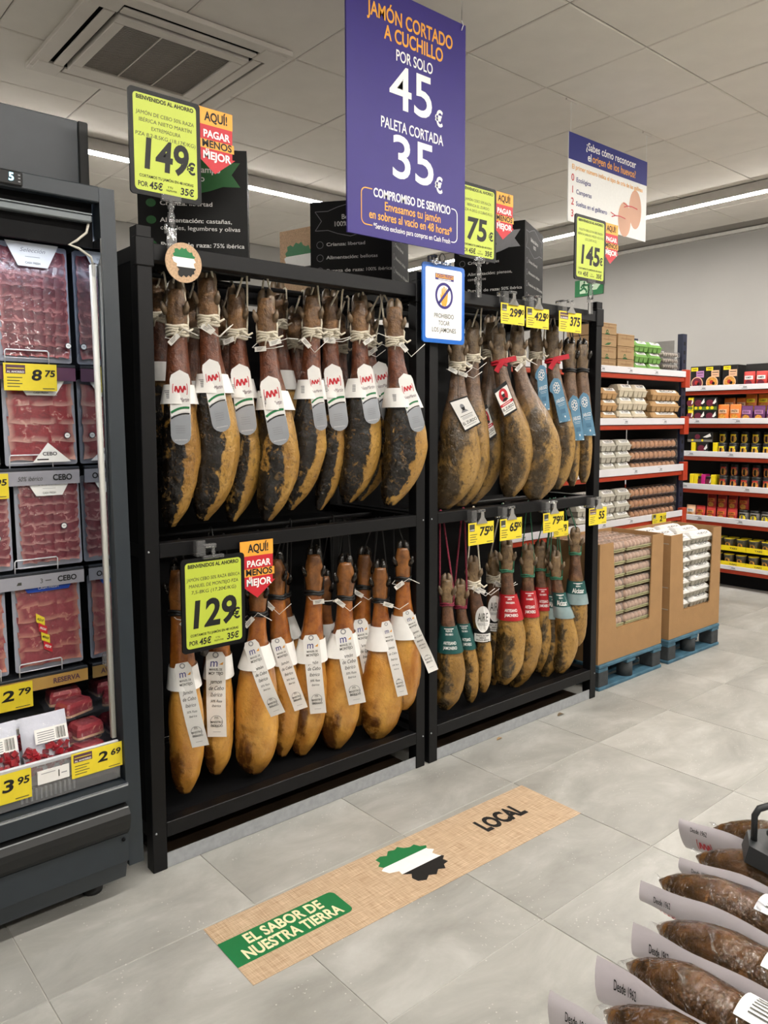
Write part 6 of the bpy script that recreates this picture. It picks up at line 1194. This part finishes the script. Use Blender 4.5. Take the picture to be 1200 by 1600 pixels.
# bottom shelf: cups in yellow trays, two layers
pc = cup(); pt = ptray(.215, .045, 'YAKI')
for k in range(2):
    for i in range(4): spawn(pt, (RXF+.008, 1.10-i*.218, L6+.016+k*.142), 0, 'yellow card tray on the bottom shelf, %s layer, %s from the egg shelving' % (('lower', 'upper')[k], ORD[i]), 'yellow card trays')
    for i in range(8): spawn(pc, (RXF+.012, 1.095-i*.109, L6+.022+k*.142), 0, 'grey cup with yellow lid in the %s tray layer, %s from the egg shelving' % (('lower', 'upper')[k], ORD[i]), 'grey cups')
for i in range(8): spawn(pc, (RXF+.10, 1.095-i*.109, L6+.022+.142), 0, 'grey cup with yellow lid, upper rear row, %s from the egg shelving' % ORD[i], 'grey cups')
purge(pc); purge(pt)

# ---------------------------------------------------------------- sausage packs on a display table near the viewer
def saus_mat():
    m = mat('sausage_skin', '#74502c', .2, 0, .45, 22, .7, 55, coat=.5, detail=6); return m
M_SAUS = saus_mat(); M_SFILM = mat('sausage_card', '#d3ccd1', .35, 0, .04, 12, .15, 20); M_SLAB = mat('sausage_label', '#e8e8ea', .4, 0, .03, 20)
TZ = .695
tb = thing('display_table', 'low display table carrying the sausage packs at the lower right', 'table', (.75, -2.6, 0)); part('top', MB().box(-.185, 1.7, -3.3, -1.90, TZ-.03, TZ-.002, .004), M_SLATE, tb); part('body', MB().box(-.12, 1.65, -3.25, -1.98, .06, TZ-.03, .004), M_SLATE, tb)
for x in (-.08, 1.6):
    for y in (-3.2, -2.05): part('leg', MB().box(x, x+.05, y, y+.05, 0, .06), M_INK, tb)
def sausage(x, ytip, zc, rr, label, seed, film_tip=.06, print_=True, tilt=0.):
    t = thing('sausage_pack', label, 'sausage pack', (x, ytip-.25, TZ), group='vacuum packed sausages'); r_ = random.Random(seed); Ln = .50
    rings = []
    for i in range(37):
        q = i/36; y = ytip+.014-q*Ln; rad = rr*min(1, (1-(1-min(1, q/.24))**1.7)**.75+.04)*(1+.03*math.sin(q*9+seed)); ring_ = []
        for k in range(20):
            a = 2*PI*k/20; n = mnoise.noise(Vector((math.cos(a)*2+seed*5, math.sin(a)*2, q*26)))*.05; ring_.append((x+math.cos(a)*rad*(1+n)+.004*math.sin(q*6+seed), y, zc-.12*rr*(1-min(1, q/.2))+math.sin(a)*rad*(1+n)))
        rings.append(ring_)
    part('sausage', MB().loft(rings), M_SAUS, t)
    part('vacuum_film', MB().loft([[(px+(px-x)*.035, py, pz+(pz-zc)*.035+.0005) for px, py, pz in rg] for rg in rings[::2]], cap=False), film('sausage_film', '#ffffff', .0, .05, 60, 1., 1., 1.6), t)
    part('film_end', MB().grid(lambda p, q: (x+(p-.5)*rr*1.2*(1-.5*q), ytip-.03+.055*q, zc-.012*q+.012*math.sin(p*PI)+.005*math.sin(q*9+seed)), 6, 6), M_FILM, t)
    # white backing card along the near lower side, flaring past the tip
    def card(p, q, k=0):
        a = math.radians(lerp(156, 250, p)); y = ytip+film_tip-q*(Ln+film_tip); fl = max(0, 1-q/.22); rad = rr*1.15+.0008*k
        return (x+math.cos(a)*rad-.006*fl*math.sin(q*22+seed)-fl*fl*.008, y, zc+math.sin(a)*rad+fl*(.010*math.sin(p*4+seed))+.004*math.sin(q*14+seed))
    cdp = part('backing_card', MB().grid(lambda p, q: card(p, q), 8, 30), M_SFILM, t)
    if print_:
        W = Ln+film_tip; pr = Print(lambda a, b, k: card(1-b/.062, a/W, k)); pr.text('Desde 1962', .040, .046, .012, M_INK, .01, width=.030, k=2); mb_logo(pr, .048, .022, .026, M_RED, 2, 1); pr.text('Desde 1962', .26, .046, .012, M_INK, .01, width=.032, k=2); mb_logo(pr, .30, .022, .026, M_RED, 2, 1)
        pr.text('NietoMartín', .16, .03, .016, M_RED, .0, shear=.3, width=.055, k=2); pr.build(cdp)
    # printed label on the crown
    lp = part('crown_label', MB().grid(lambda p, q: (x+math.cos(math.radians(lerp(60, 125, p)))*rr*1.075, ytip-.15-.09*q, zc+math.sin(math.radians(lerp(60, 125, p)))*rr*1.075), 6, 4), M_SLAB, t)
    pr = Print(lambda a, b, k: (x+math.cos(math.radians(lerp(65, 120, b)))*(rr*1.08+.0006*k), ytip-.16-a*.07, zc+math.sin(math.radians(lerp(65, 120, b)))*(rr*1.08+.0006*k)))
    for q in range(6): pr.rect(.05, .1+q*.14, .9-.1*(q % 3), .15+q*.14, M_INKS)
    pr.build(lp, 'printed_text')
SX = [(-.185, -1.845), (-.085, -1.815), (.025, -1.800), (.140, -1.740), (.255, -1.745), (.365, -1.72)]
for i, (x, y) in enumerate(SX): sausage(x, y, TZ+.044, .042, 'vacuum packed cured sausage on the display table, %s from the bottom picture edge' % ORD[i], i+1, .055 if i in (0, 5) else .022)
# tag holder standing on the packs
def holder():
    c = at(1185, 1318, -1.83); x, y, z = c; g = mat('holder_black', '#2c2e30', .45, 0, .05, 40); t = thing('tag_holder', 'dark grey plastic tag holder standing on the sausage packs', 'tag holder', (x, y, z-.03))
    part('base', MB().loft([[(x+.09*u-.02, y-.11*v, z+w) for u, v, w in ((-.35, 0, -.012), (.35, -.3, -.02), (1., .1, -.02), (1., 1., -.02), (0, 1., -.02), (-.4, .5, -.015))], [(x+.09*u-.02, y-.11*v, z+w) for u, v, w in ((-.3, .05, .016), (.3, -.2, .012), (1., .15, .01), (1., 1., .01), (0, 1., .01), (-.35, .5, .012))]], smooth=False), g, t)
    part('loop', MB().tube([(x-.018, y+.0, z+.008), (x-.018, y+.0, z+.055), (x-.012, y-.004, z+.066), (x+.02, y-.03, z+.078), (x+.06, y-.06, z+.09)], .0055, 8), g, t); part('arm', MB().box(x-.01, x+.07, y-.03, y-.015, z+.022, z+.034, .003), g, t)
    part('orange_clip', MB().lathe([(.003, 0), (.009, .004), (.009, .018), (.003, .022)], (x+.03, y-.02, z+.035), 12), M_ORANGE, t)
holder()
